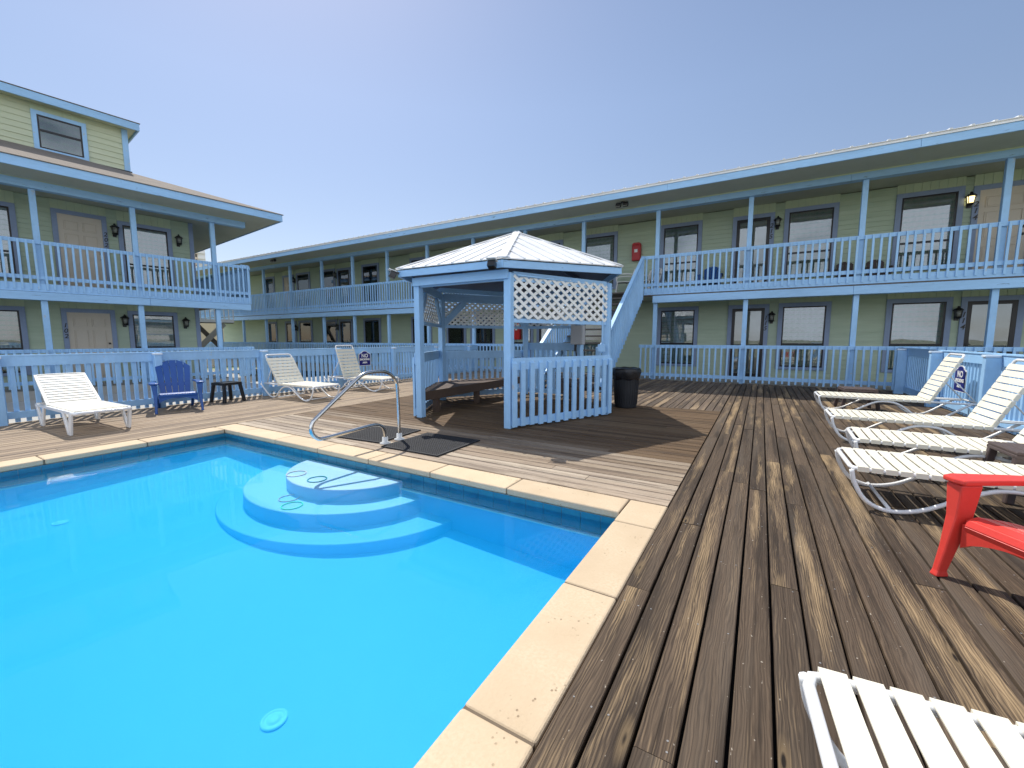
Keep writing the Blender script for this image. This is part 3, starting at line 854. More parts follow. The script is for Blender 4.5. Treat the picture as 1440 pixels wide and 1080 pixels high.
# ------------------------------------------------------------------ left building (rotated local frame)
LA = math.atan2(1,.12)
LB = empty('motel_building', (-15.35,5,0), LA, 'green motel wing with blue balcony and shingled roof with dormer beside the pool', 'building')
def lw(u,y,z):   # local -> world
    c,s = math.cos(LA), math.sin(LA)
    return (-15.35+u*c-y*s, 5+u*s+y*c, z)
l0, l1, lg = -9.0, 1.93, 3.0
siding(l0,l1,-.08,2.35,YW).build('wall', M['siding'], LB)
siding(l0,l1,2.53,5.055,YW).build('wall', M['siding'], LB)
m = MB(); m.box(l0,l1,YW+.02,10.5,-.4,5.05); m.build('wall', M['siding'], LB)
for (z0,z1) in ((-.08,2.34),(2.54,5.05)):
    m = MB(); m.box(l1-.10,l1+.02,YW-.035,YW-.013,z0,z1); m.box(l1+.001,l1+.022,YW-.012,YW+.11,z0,z1); m.build('corner_board', M['trim'], LB)
m = MB(); m.box(l0,lg,.045,YW+.018,-.4,-.09); m.box(l1,lg,YW+.018,10.5,-.4,-.09); m.build('walkway_slab', M['concrete'], LB)
m = MB(); m.box(l0,lg-.002,0,YW,2.365,2.53); m.box(l1+.03,lg-.002,YW,10.5,2.365,2.53); m.build('gallery_floor', M['stairwood'], LB)
m = MB(); m.box(l0,lg,-.012,-.001,2.37,2.575); m.box(lg-.001,lg+.011,0,10.5,2.37,2.575); m.build('rim_board', M['blue_beam'], LB)
m = MB(); m.box(l0,lg-.16,.166,YW-.06,2.345,2.364); m.build('gallery_ceiling', M['soffit'], LB)
beam(LB, l0, 2.97, 2.165, 2.36); beam(LB, l0, 2.95, 4.86, 5.045)
m = MB(); m.box(l0,2.95,-.055,.165,5.0455,5.058); m.build('beam_lip', M['green_flat'], LB)
lposts = [-8.4,-6.75,-5.1,-3.6,-1.75,.12,2.03]
for u in lposts:
    m = MB(); m.box(u-.06,u+.06,.042,.162,-.1,2.165); m.build('post', M['blue'], LB, bevel=.006)
    m = MB(); m.box(u-.06,u+.06,.042,.162,2.53,4.86); m.build('post', M['blue'], LB, bevel=.006)
ed = [l0]+lposts+[lg]
for a,b in zip(ed[:-1],ed[1:]):
    rail_panel(LB, a, b, 3.63, 2.68, 2.425, pitch=.135)
    rail_panel(LB, a, b, .94, .06, -.03, pitch=.135)
rail_panel_side(LB, lg+.0, .04, 5.0, 3.63, 2.68, 2.425); rail_panel_side(LB, lg+.0, 5.0, 10.4, 3.63, 2.68, 2.425)
rail_panel_side(LB, lg+.0, .04, 1.2, .94, .06, -.03)
m = MB(); m.tube(smooth_path([(lg-.25,.019,3.642),(lg-.05,.019,3.64),(lg+.0,.03,3.62),(lg+.012,.019,3.5)],4),.022,6); m.build('rail_bend', M['blue'], LB)
# roof
ROH = 3.68
m = MB(); m.box(l0-.5,ROH-.05,-1.06,YW+.2,5.059,5.08); m.box(l1-.2,ROH-.05,YW+.2,11,5.059,5.08); m.build('soffit', M['soffit'], LB)
m = MB(); m.box(l0-.5,ROH,-1.10,-1.062,5.045,5.255); m.box(ROH-.038,ROH,-1.061,11,5.045,5.255); m.build('fascia', M['blue_beam'], LB, bevel=.004)
rf = MB(); b0 = len(rf.v); pt = .385; e0 = -1.13; zr = 5.27; E1 = ROH+.03
run = 5.9; rise = run*pt; es = .5
rf.v += [(l0-.5,e0,zr),(E1,e0,zr),(E1-run*1.65,e0+run,zr+rise),(l0-.5,e0+run,zr+rise),(E1,e0+2*run,zr),(l0-.5,e0+2*run,zr),
         (l0-.5,e0,zr-.014),(E1,e0,zr-.014),(E1,e0+2*run,zr-.014),(l0-.5,e0+2*run,zr-.014)]
rf.face((b0,b0+1,b0+2,b0+3)); rf.face((b0+1,b0+4,b0+2)); rf.face((b0+2,b0+4,b0+5,b0+3)); rf.face((b0+6,b0+7,b0+1,b0)); rf.face((b0+7,b0+8,b0+4,b0+1)); rf.face((b0,b0+3,b0+5,b0+9,b0+6)); rf.face((b0+9,b0+8,b0+7,b0+6)); rf.face((b0+5,b0+4,b0+8,b0+9))
rf.build('roof', M['shingle'], LB)
# dormer
D0, D1, DY, DZ0, DZ1 = -6.0, .46, 1.6, 6.27, 7.47
siding(D0,D1,DZ0-.31,DZ1,DY,exp=.155).build('dormer_wall', M['siding_dormer'], LB)
m = MB(); m.box(D0,D1,DY+.001,5.2,5.9,DZ1); m.build('dormer_wall', M['siding_dormer'], LB)
m = MB(); m.box(D1-.115,D1+.02,DY-.04,DY-.020,DZ0-.3,DZ1); m.box(D1+.001,D1+.022,DY-.0195,DY+.11,DZ0-.3,DZ1); m.build('corner_board', M['blue'], LB)
m = MB(); m.box(D0-.4,D1+.24,DY-.40,DY-.362,7.42,7.62); m.box(D1+.20,D1+.238,DY-.361,5.3,7.42,7.62); m.build('dormer_fascia', M['blue_beam'], LB, bevel=.004)
m = MB(); m.box(D0-.4,D1+.19,DY-.36,5.2,7.475,7.50); m.build('dormer_soffit', M['siding_dormer'], LB)
m = MB(); b0 = 0; m.v += [(D0-.4,DY-.42,7.625),(D1+.26,DY-.42,7.625),(D1+.26,5.3,7.75),(D0-.4,5.3,7.75),(D0-.4,DY-.42,7.64),(D1+.26,DY-.42,7.64),(D1+.26,5.3,7.77),(D0-.4,5.3,7.77)]
for q in ((0,3,2,1),(4,5,6,7),(0,1,5,4),(1,2,6,5),(2,3,7,6),(3,0,4,7)): m.face(q)
m.build('dormer_roof', M['shingle'], LB)
m = MB(); m.box(D0,D1+.05,DY-.06,DY-.005,6.22,6.275); m.build('flashing', M['blackpl'], LB)
ww = window(LB, -1.37,-.52,6.345,7.20,DY, split=6.82, trim=.10, top=7.42, tm='blue', label='dormer window with half drawn blind')
# facade openings, left
for z0,zt in ((0,None),(1,None)): pass
door(LB, -1.22,-.31, -.05, 1.96, YW, 'tan', 'right', top=2.34); door(LB, -1.20,-.30, 2.58, 4.69, YW, 'tan', 'right', top=5.05)
window(LB, .20,1.22,.30,1.96,YW,split=.95,lower_dark=True,top=2.34); window(LB, .16,1.24,2.88,4.64,YW,split=3.5,top=5.05)
window(LB,-3.05,-2.10,.30,1.96,YW,split=.95,lower_dark=True,top=2.34); window(LB,-3.05,-2.06,2.88,4.64,YW,split=3.5,top=5.05)
door(LB, -4.6,-3.7, -.05, 1.96, YW, 'tan', 'right'); door(LB, -4.6,-3.7, 2.58, 4.69, YW, 'tan', 'right')
lams = [(-.03,4.40,'beside number 202 on the upper wall of the dormer wing'),(1.52,4.38,'near the upper corner of the dormer wing'),(0.0,1.72,'between door 102 and its window'),(1.53,1.70,'near the lower corner of the dormer wing')]
for (u,z,t) in lams:
    o = copy_tree(proto_l); wall_thing(o, lw(u,YW-.012,z), LA, 1.08); tag(o, 'black wall lantern '+t, 'lamp', 'black wall lanterns of the motel')
number('102', lw(-1.275,YW-.064,1.43), LA, 'black digits 102 beside the tan ground floor door', .17)
number('202', lw(-.245,YW-.064,4.12), LA, 'black digits 202 beside the tan balcony door', .17)

# ------------------------------------------------------------------ staircase to the gallery
ST = empty('staircase', (-3.9,9.2,0), 0, 'wooden staircase with blue slatted rails climbing to the upper gallery', 'staircase')
SO = (-3.9,9.2,0)
y0, y1, n = 9.25, 12.94, 14
sx0, sx1 = -4.66, -3.14
for i in range(n):
    f = (i+1)/n; yy = y0+(y1-y0)*i/n; z = 2.60*f
    m = MB(); m.box(sx0+.04,sx1-.04,yy-.02,yy+(y1-y0)/n+.012,z-.042,z-.002); m.build('tread', M['stairwood'], ST, SO)
slope = 2.60/(y1-y0)
for x in (sx0,sx1):
    m = MB(); m.prism([(y0-.1,-.0),(y0+.22,-.0),(y1,2.36),(y1,2.62),(y0-.1,.12)], x-.02, x+.02, axis='x'); m.build('stringer', M['blue'], ST, SO)
for x,sg in ((sx0,-1),(sx1,1)):
    m = MB()
    a = Vector((x+sg*.022,y0-.05,.98)); b = Vector((x+sg*.022,y1-.08,3.60))
    m.bar(a,b,.09,.035,up=(0,-.58,.81)); m.bar(a-Vector((0,0,.07)),b-Vector((0,0,.07)),.035,.10,up=(0,-.58,.81))
    yy = y0+.02
    while yy < y1-.05:
        zt = .93+(yy-y0+.05)*(2.62/(y1-y0-.03)); zb = max(.0,(yy-y0)*slope-.14)
        xc = x+sg*.060; m.box(xc-.019,xc+.019,yy-.019,yy+.019,zb,zt); yy += .152
    m.build('stair_railing', M['blue'], ST, SO)
    m = MB(); m.box(x-.05,x+.05,y0-.16,y0-.06,-.001,1.02); m.build('newel_post', M['blue'], ST, SO, bevel=.005)

# ------------------------------------------------------------------ deck fences
def fence(name, x, sgn, ya, yb, zt, py, label, pd=.105, pitch=.12):
    """sgn=+1: pool side is +x"""
    e = empty(name, (x,(ya+yb)/2,0), 0, label, 'fence'); O = (x,(ya+yb)/2,0)
    cuts = [ya]+[p for p in py if ya < p < yb]+[yb]
    def bx(m, d0, d1, y0, y1, z0, z1):
        a,b = sorted((x+sgn*d0, x+sgn*d1)); m.box(a,b,y0,y1,z0,z1)
    for a,b in zip(cuts[:-1],cuts[1:]):
        m = MB()
        bx(m, -.038, 0, a+.002, b-.002, zt-.14, zt); bx(m,-.038,0,a+.002,b-.002,.07,.17)
        bx(m, -.085, .012, a+.002, b-.002, zt+.001, zt+.022)
        n = max(1,round((b-a)/pitch)); p = (b-a)/n
        for i in range(n):
            c = a+(i+.5)*p+random.uniform(-.006,.006); bx(m,-.078,-.0385,c-.024,c+.024,.012,zt-.003)
        m.build('fence_panel', M['blue'], e, O)
    for p in py:
        m = MB(); a0,b0 = sorted((x+sgn*.0005, x+sgn*pd)); 
        m.prism([(a0,-.02),(b0,-.02),(b0,zt-.05 if sgn<0 and False else zt-.03),(a0,zt-.03)], p-.052, p+.052, axis='y')
        po = m.build('fence_post', M['blue'], e, O, bevel=.006)
        m = MB(); a0,b0 = sorted((x+sgn*.0135, x+sgn*(pd+.012))); m.box(a0,b0,p-.062,p+.062,zt-.029,zt+.004); m.build('post_cap', M['cap'], po, O, bevel=.005)
    return e
fence('deck_fence', -9.1, 1, -3.5, 12.9, .955, [-2.31,-.48,1.35,3.17,5.0,6.83,8.66,10.5,12.3], 'long blue slatted fence along the far left edge of the deck', .105, .115)
fence('deck_fence', 2.74, -1, -3.5, 12.9, .985, [-2.4,-.3,1.8,3.9,6.0,8.07,10.17,12.28], 'blue slatted fence with chunky posts along the right edge of the deck', .155, .115)

# ------------------------------------------------------------------ no smoking signs
def sign(loc, rz, label, w=.38, h=.39):
    e = empty('no_smoking_sign', loc, rz, label, 'sign', 'navy no smoking signs')
    def shape(k):
        a = w/2-k; pts = [(-a,k),(a,k),(a,h*.80-k)]
        for i in range(7):
            t = i/6*math.pi/2; pts.append((a-.05*math.sin(t)-.0, h*.80-k+.03*(1-math.cos(t))))
        for i in range(9):
            t = i/8*math.pi; pts.append(((a-.085)*math.cos(t), h*.86-k+(h*.14)*math.sin(t)))
        for i in range(7):
            t = (1-i/6)*math.pi/2; pts.append((-(a-.05*math.sin(t)), h*.80-k+.03*(1-math.cos(t))))
        pts.append((-a,h*.80-k))
        out = []
        for p in pts:
            if not out or (abs(p[0]-out[-1][0])+abs(p[1]-out[-1][1])) > 1e-4: out.append(p)
        return out
    m = MB().prism(shape(0), -.012, -.002, axis='y'); bd = m.build('sign_board', M['white'], e)
    m = MB().prism(shape(.012), -.0145, -.0121, axis='y'); m.build('sign_face', M['navy'], bd)
    for (s,z,sz) in (('NO',h*.66,.135),('SMOKING',h*.42,.070),('AREA',h*.21,.060)):
        t = text_mesh('lettering', s, sz, M['white'], bold=.0035, extrude=.001); t.location = (0,-.0165,z); t.parent = e
sign((-9.02,7.60,.50), R(90), 'navy no smoking sign on the left fence behind the pool handrail')
sign((2.655,8.98,.40), R(-90), 'navy no smoking sign on the right fence beside the loungers', .42, .40)

# ------------------------------------------------------------------ gazebo
GZ = empty('gazebo', (-3.67,6.42,0), 0, 'blue hexagonal gazebo with white lattice and ribbed white metal roof', 'gazebo')
GO = (-3.67,6.42,0)
V = {'A':(-4.46,4.80),'B':(-2.88,4.80),'C':(-2.10,6.50),'D':(-5.38,6.42),'E':(-4.42,8.08),'F':(-3.17,8.08)}
order = ['A','B','C','F','E','D']
cx, cy = -3.67, 6.42
def V3(k,z): return Vector((V[k][0],V[k][1],z))
for k in order:
    d = (Vector(V[k])-Vector((cx,cy))); a = math.atan2(d.y,d.x)
    m = MB(); r_ = .052
    if k in 'AB': ax,ay = (1,0,0),(0,1,0)
    else: ax,ay = (math.cos(a),math.sin(a),0),(-math.sin(a),math.cos(a),0)
    m.obox((V[k][0],V[k][1],1.03),ax,ay,(0,0,1),r_,r_,1.03); m.build('gazebo_post', M['blue'], GZ, GO, bevel=.006)
# eaves
ev = {'A':(-4.655,4.56,2.205),'B':(-2.83,4.55,2.195),'C':(-1.87,6.47,2.285),'F':(-2.98,8.40,2.25),'E':(-4.62,8.40,2.22),'D':(-5.68,6.42,2.22)}
apex = Vector((-3.705,6.44,3.0))
rf = MB()
for i,k in enumerate(order):
    k2 = order[(i+1)%6]; a = Vector(ev[k]); b = Vector(ev[k2])
    nrm = (b-a).cross(apex-a).normalized()
    if nrm.z < 0: nrm = -nrm
    t = nrm*.014; b0 = len(rf.v)
    for p in (a,b,apex): rf.v.append(tuple(p))
    for p in (a,b,apex): rf.v.append(tuple(p+t))
    rf.face((b0,b0+2,b0+1)); rf.face((b0+3,b0+4,b0+5)); rf.face((b0,b0+1,b0+4,b0+3))
    mid = (a+b)/2; ed_ = (b-a).normalized(); L = (b-a).length; up = (apex-mid); up -= ed_*up.dot(ed_)
    H = up.length; up.normalize(); pa = (apex-a).dot(ed_)
    s = .10
    while s < L-.05:
        f = s/pa if s < pa else (L-s)/(L-pa)
        if f > .06:
            p0 = a+ed_*s - up*.012; p1 = a+ed_*s+up*(H*f-.03)
            rf.bar(p0+nrm*.021,p1+nrm*.021,.018,.024,up=nrm)
        s += .235
    # hip caps
    rf.bar(a+nrm*.0+Vector((0,0,.022)), apex+Vector((0,0,.022)), .11, .016, up=(0,0,1))
rf.build('roof', M['metalroof'], GZ, GO)
for i,k in enumerate(order):
    k2 = order[(i+1)%6]; a = Vector(ev[k]); b = Vector(ev[k2]); c = Vector((cx,cy,a.z))
    inn = (c-(a+b)/2); inn.z = 0; inn.normalize()
    m = MB(); o_ = inn*.035
    m.bar(a+o_+Vector((0,0,-.055)),b+o_+Vector((0,0,-.055)),.03,.095); m.build('fascia', M['blue_beam'], GZ, GO, bevel=.003)
    p, q = V3(k,2.02), V3(k2,2.02); d = (q-p).normalized()
    out = -(inn)
    m = MB()
    if (k,k2) == ('A','B'): m.bar(p+out*.072-d*.03+Vector((0,0,.015)),q+out*.072+d*.03+Vector((0,0,.015)),.036,.115)
    m.bar(p+d*.06,q-d*.06,.05,.12); m.build('eave_beam', M['blue_beam'], GZ, GO)
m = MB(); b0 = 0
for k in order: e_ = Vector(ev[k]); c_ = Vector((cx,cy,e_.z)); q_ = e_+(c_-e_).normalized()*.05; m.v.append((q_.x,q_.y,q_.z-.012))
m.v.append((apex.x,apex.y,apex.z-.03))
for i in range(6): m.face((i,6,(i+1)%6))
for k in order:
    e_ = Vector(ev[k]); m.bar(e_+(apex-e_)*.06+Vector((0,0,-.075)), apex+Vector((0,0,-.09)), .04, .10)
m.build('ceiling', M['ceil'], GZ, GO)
def edge(k,k2):
    p, q = V3(k,0), V3(k2,0); d = (q-p); L = d.length; d.normalize()
    mid = (p+q)/2; out = Vector((mid.x-cx,mid.y-cy,0)); out -= d*out.dot(d); out.normalize()
    return p,q,d,L,out
def lattice(k,k2,z0,z1,ds=.163,dz=.123,off=.03):
    p,q,d,L,out = edge(k,k2); a0 = .055; a1 = L-.055; m = MB(); W = a1-a0; H = z1-z0; r = ds/dz
    for sg,o in ((1,off),(-1,off+.0085)):
        c = -H*r
        while c < W+ (H*r if sg<0 else 0):
            # line: s = c + (z)*r*sg
            pts = []
            if sg > 0: s0, s1 = c, c+H*r; t0 = max(0,(0-c)/(H*r)); t1 = min(1,(W-c)/(H*r))
            else:
                s0, s1 = c, c-H*r; t0 = max(0,(c-W)/(H*r)); t1 = min(1,c/(H*r))
            if t1-t0 > .02:
                A = p+d*(a0+s0+(s1-s0)*t0)+Vector((0,0,z0+H*t0))+out*o; B = p+d*(a0+s0+(s1-s0)*t1)+Vector((0,0,z0+H*t1))+out*o
                m.bar(A,B,.008,.040,up=out.cross(B-A))
            c += ds
    m.build('lattice_panel', M['lattice'], GZ, GO)
    m = MB(); 
    for z in (z0-.03,z1+.02): m.bar(p+d*.055+Vector((0,0,z)),q-d*.055+Vector((0,0,z)),.045,.055)
    m.build('lattice_rail', M['blue'], GZ, GO)
def low_panel(k,k2,zt=.95,pitch=.157,bw=.072,flip=1,name='railing_panel'):
    p,q,d,L,out = edge(k,k2); m = MB()
    for (za,zb) in ((zt-.155,zt),(.035,.135)): m.bar(p+d*.0+out*.070+Vector((0,0,(za+zb)/2)),q-d*.0+out*.070+Vector((0,0,(za+zb)/2)),.034,zb-za)
    n = round(L/pitch)
    for i in range(n+1):
        s = L*i/n; s = min(max(s,.02),L-.02); c = p+d*s+out*(.102)
        z0_, z1_ = .025+random.uniform(-.01,.01), zt-.075
        m.obox(c+Vector((0,0,(z0_+z1_)/2)),d,out,(0,0,1),bw/2,.0145,(z1_-z0_)/2)
        b0 = len(m.v)
        u = d*(bw/2); T = c+Vector((0,0,z1_+.0005)); o = out*.0145
        m.v += [tuple(T-u-o),tuple(T+u-o),tuple(T+u+o),tuple(T-u+o),tuple(T-u-o+Vector((0,0,.03))),tuple(T+u-o+Vector((0,0,.03)))]
        m.face((b0+3,b0+2,b0+5,b0+4)); m.face((b0,b0+4,b0+5,b0+1)); m.face((b0,b0+3,b0+4)); m.face((b0+1,b0+5,b0+2)); m.face((b0,b0+1,b0+2,b0+3))
    m.build(name, M['blue'], GZ, GO)
lattice('B','C',1.475,2.03); lattice('A','D',1.475,1.95); lattice('D','E',1.475,1.93,.125,.10); lattice('E','F',1.475,1.93)
low_panel('B','C'); low_panel('A','D',.98,.13,.05); low_panel('D','E',.96,.125,.05); low_panel('E','F',1.12,.13,.055,name='gate')
p,q,d,L,out = edge('E','F')
m = MB(); m.bar(q-d*.10+out*.0+Vector((0,0,.95)),q-d*.10+Vector((0,0,1.18)),.03,.03); m.build('gate_latch', M['black'], GZ, GO)
for (k,k2) in (('D','E'),('A','D'),('E','D'),('D','A')):
    p,q,d,L,out = edge(k,k2)
    m = MB(); m.bar(p+d*.05+Vector((0,0,1.50)),p+d*.50+Vector((0,0,1.93)),.038,.11,up=out.cross(Vector((0,0,1))) if False else (0,0,1)); m.build('brace', M['blue'], GZ, GO)
# corner bench filling the triangle between three posts, boards parallel to its front edge
A_, D_, E_ = V3('A',0), V3('D',0), V3('E',0); fx = (E_-A_).normalized(); m = MB(); j = 0
while True:
    o = .10*j; wdt = .92-o-.06
    if wdt < .1: break
    f = o/.95
    y0_ = A_.y+.10+(D_.y-A_.y)*f; y1_ = E_.y-.10+(D_.y-E_.y)*f
    m.box(-4.50-o-.092, -4.50-o, y0_, y1_, .345, .38); j += 1
m.box(-4.535,-4.5005,A_.y+.12,E_.y-.12,.235,.3448)
for yy in (5.25,6.4,7.6): m.box(-4.62,-4.54,yy,yy+.09,0,.3448)
m.build('bench', M['benchwood'], GZ, GO)
for (k,k2) in (('F','C'),):
    p,q,d,L,out = edge(k,k2); m = MB()
    for j in range(3):
        o = -out*(.09+.135*j); sh = .05+.05*j
        m.bar(p+d*sh+o+Vector((0,0,.40)),q-d*sh+o+Vector((0,0,.40)),.125,.036)
    m.bar(p+d*.16-out*.42+Vector((0,0,.26)),q-d*.16-out*.42+Vector((0,0,.26)),.036,.235)
    for s in (.3,L-.3): m.bar(p+d*s-out*.33,p+d*s-out*.33+Vector((0,0,.38)),.09,.09)
    m.build('bench', M['benchwood'], GZ, GO)
# conduit and junction box on the right post
m = MB(); c = V3('C',0)+Vector((.02,-.085,0))
m.tube(smooth_path([(c.x-.05,c.y-.05,1.10),(c.x-.05,c.y-.05,1.6),(c.x-.05,c.y-.05,1.93),(c.x-.08,c.y-.10,2.0),(c.x-.2,c.y-.36,2.02),(-2.78,4.86,2.03)],4),.014,6)
cd = m.build('conduit', M['blue'], GZ, GO)
m = MB(); m.box(c.x-.105,c.x+.005,c.y-.10,c.y-.04,1.0,1.12); m.build('junction_box', M['blue'], cd, GO, bevel=.006)
m = MB(); m.lathe([(.012,0),(.012,.01)], (0,0,0), 8)
eb = empty('electrical_box', (-3.16,7.985,1.09), 0, 'grey steel electrical box on the rear gazebo post', 'electrical box')
m = MB(); m.box(-.13,.13,-.11,.02,0,.38); m.build('box_body', M['steelbox'], eb, bevel=.008)
m = MB(); m.box(-.115,.115,-.122,-.1105,.015,.365); m.build('box_door', M['steelbox'], eb, bevel=.004)
m = MB(); m.tube(smooth_path([(-.03,-.05,0),(-.03,-.05,-.15),(.0,-.05,-.35)],4),.014,6); m.build('cable', M['blackpl'], eb)
def cornerlight(loc, rz, label):
    e = empty('flood_light', loc, rz, label, 'flood light', 'small black lamps at the gazebo eaves')
    m = MB(); m.obox((0,-.03,-.02),(1,0,0),(0,.9,-.43),(0,.43,.9),.05,.045,.045); m.build('lamp_head', M['black'], e, bevel=.008)
    m = MB(); m.obox((0,-.03,.040),(1,0,0),(0,.95,-.3),(0,.3,.95),.062,.06,.006); m.build('lamp_hood', M['whitepl'], e, bevel=.004)
    m = MB(); m.box(-.015,.015,.0,.06,-.01,.02); m.build('bracket', M['black'], e)
cornerlight((-2.93,4.49,2.135), R(15), 'small black lamp under the front corner of the gazebo roof')
cornerlight((-4.66,4.53,2.15), R(-35), 'small black lamp under the left corner of the gazebo roof')

# ------------------------------------------------------------------ bin
BN = empty('litter_bin', (-2.02,7.40,0), 0, 'dark round litter bin with black liner beside the gazebo', 'bin')
m = MB().lathe([(.18,.0),(.185,.02),(.205,.35),(.215,.58),(.225,.60),(.225,.62)], (0,0,0), 28)
for k in range(28):
    a = 2*math.pi*k/28; m.bar((.190*math.cos(a),.190*math.sin(a),.06),(.213*math.cos(a),.213*math.sin(a),.55),.016,.012,up=(math.cos(a),math.sin(a),0))
m.build('bin_body', M['bin'], BN)
pr_ = MB(); seg = 40; rows = [(.222,.50),(.236,.55),(.244,.62),(.247,.665),(.235,.69),(.20,.70),(.12,.66)]
for (r,z) in rows:
    for k in range(seg):
        a = 2*math.pi*k/seg; w_ = 1+.025*math.sin(9*a+z*31)+.02*math.sin(17*a); pr_.v.append((r*w_*math.cos(a),r*w_*math.sin(a),z+.012*math.sin(7*a)*(1 if z<.6 else .3)))
for i in range(len(rows)-1):
    for k in range(seg): k2=(k+1)%seg; pr_.face((i*seg+k,i*seg+k2,(i+1)*seg+k2,(i+1)*seg+k),True)
pr_.face([(len(rows)-1)*seg+k for k in range(seg)])
pr_.build('bin_liner', M['bag'], BN)

# ------------------------------------------------------------------ sun loungers (tube frame, vinyl straps)
def make_lounger(W=.60, seat=1.32, back=.74, ang=62, zs=.285, L=1.86, straps='strap'):
    e = bpy.data.objects.new('sun_lounger', None); COL.objects.link(e); e.empty_display_size = .1
    h = W/2; r = .0160; ca, sa = math.cos(R(ang)), math.sin(R(ang))
    m = MB(); c = .05
    path = [(L,-h,zs),(L-.2,-h,zs),(seat*.5,-h,zs),(c,-h,zs),(.012,-h+.012,zs),(0,-h+c,zs),(0,h-c,zs),(.012,h-.012,zs),(c,h,zs),(seat*.5,h,zs),(L-.2,h,zs),(L,h,zs)]
    m.tube(path, r, 8); m.tube([(L,-h,zs),(L,h,zs)], r, 8); m.tube([(seat,-h,zs-.02),(seat,h,zs-.02)], r*.8, 8)
    m.build('seat_frame', M['white_tube'], e)
    for s in (-1,1):
        m = MB(); y = s*(h+.004)
        p = [(.0,y,zs-.01),(.02,y,zs-.10),(.08,y,.075),(.17,y,.020),(.27,y,.015),(.40,y,.055),(.56,y,.155),(.70,y,.235),(.82,y,.255),(.95,y,.235),(1.06,y,.165),(1.17,y,.065),(1.27,y,.018),(1.37,y,.020),(1.48,y,.075),(1.62,y,.185),(1.74,y,zs-.01)]
        m.tube(smooth_path(p,4), r*.95, 8); m.build('leg', M['white_tube'], e)
    for x in (.22,seat):
        m = MB(); m.tube([(x,-h,.028),(x,h,.028)], r*.75, 6); m.build('crossbar', M['white_tube'], e)
    bo = e
    def B(t, y, off=0): return (seat+.01+ca*t-sa*off*-1*-1, y, zs+.015+sa*t+ca*off*-1*-1)
    m = MB(); hb = h-.018
    pb = [B(0,-hb),B(back*.5,-hb),B(back-.05,-hb),B(back-.012,-hb+.012),B(back,-hb+.05),B(back,hb-.05),B(back-.012,hb-.012),B(back-.05,hb),B(back*.5,hb),B(0,hb)]
    m.tube(pb, r, 8); m.build('back_frame', M['white_tube'], e)
    # straps
    pitch, sw = .077, .064
    m = MB(); x = .062
    while x < seat-.02:
        sag = .004
        for (y0,y1,za,zb) in ((-h-.012,-h*.55,0,-sag),(-h*.55,h*.55,-sag,-sag),(h*.55,h+.012,-sag,0)):
            a = Vector((x,y0,zs+.0165+za)); b = Vector((x,y1,zs+.0165+zb)); m.bar(a,b,sw,.005)
        for s in (-1,1): m.box(x-sw/2,x+sw/2,*sorted((s*(h+.0125),s*(h+.0165))),zs-.016,zs+.0185)
        x += pitch
    m.build('seat_straps', M[straps], e)
    m = MB(); t = .035; nx_ = Vector((-sa,0,ca))
    while t < back-.06:
        c = Vector(B(t,0))+nx_*.0165; m.obox(c,(ca,0,sa),(0,1,0),(-sa,0,ca),sw/2,hb+.012,.0026)
        for s in (-1,1): m.obox(Vector(B(t,s*(hb+.0145))),(ca,0,sa),(0,1,0),(-sa,0,ca),sw/2,.0022,.017)
        t += pitch
    m.build('back_straps', M[straps], e)
    m = MB()
    for s in (-1,1):
        q = Vector(B(back*.55,s*(hb-.02)))+nx_*-.02; m.tube([q,(min(L-.03,q.x+.30),s*(hb-.02),zs+.005)],.008,6)
        m.tube([(seat+.08,s*(h-.03),zs),(L-.05,s*(h-.03),zs-.015)],.008,6)
    m.tube([Vector(B(back*.55,-hb+.02))+nx_*-.02,Vector(B(back*.55,hb-.02))+nx_*-.02],.008,6)
    m.build('back_support', M['white_tube'], e)
    return e
grpL = 'white strap loungers on the deck'
lr = make_lounger(ang=66)
lr.location = (.85,8.63,0); tag(lr, 'white strap lounger farthest from the camera in the right-hand row, brown table behind it', 'sun lounger', grpL)
o = copy_tree(lr); o.location = (.77,6.46,0); tag(o, 'white strap lounger reclined below the right no smoking sign, second farthest in its row', 'sun lounger', grpL)
o = make_lounger(seat=1.15, L=1.72, ang=62); o.location = (.80,5.13,0); o.rotation_euler = (0,0,R(-2)); tag(o, 'white strap lounger just behind the brown side table at the right edge', 'sun lounger', grpL)
o = copy_tree(lr); o.location = (.60,4.05,0); o.rotation_euler = (0,0,R(1)); tag(o, 'white strap lounger directly behind the red chair', 'sun lounger', grpL)
o = copy_tree(lr); o.location = (.18,1.03,0); o.rotation_euler = (0,0,R(5)); tag(o, 'white strap lounger foot cut off by the near edge, closest to the camera', 'sun lounger', grpL)
l2 = make_lounger(W=.58, seat=1.13, back=.70, ang=55, L=1.60)
l2.location = (-7.28,5.20,0); l2.rotation_euler = (0,0,R(181)); tag(l2, 'white strap lounger between the black stool and the handrail on the left', 'sun lounger', grpL)
l3 = make_lounger(W=.58, seat=1.12, back=.78, ang=72, L=1.60)
l3.location = (-7.38,6.95,0); l3.rotation_euler = (0,0,R(188)); tag(l3, 'upright white strap lounger in front of the left no smoking sign', 'sun lounger', grpL)

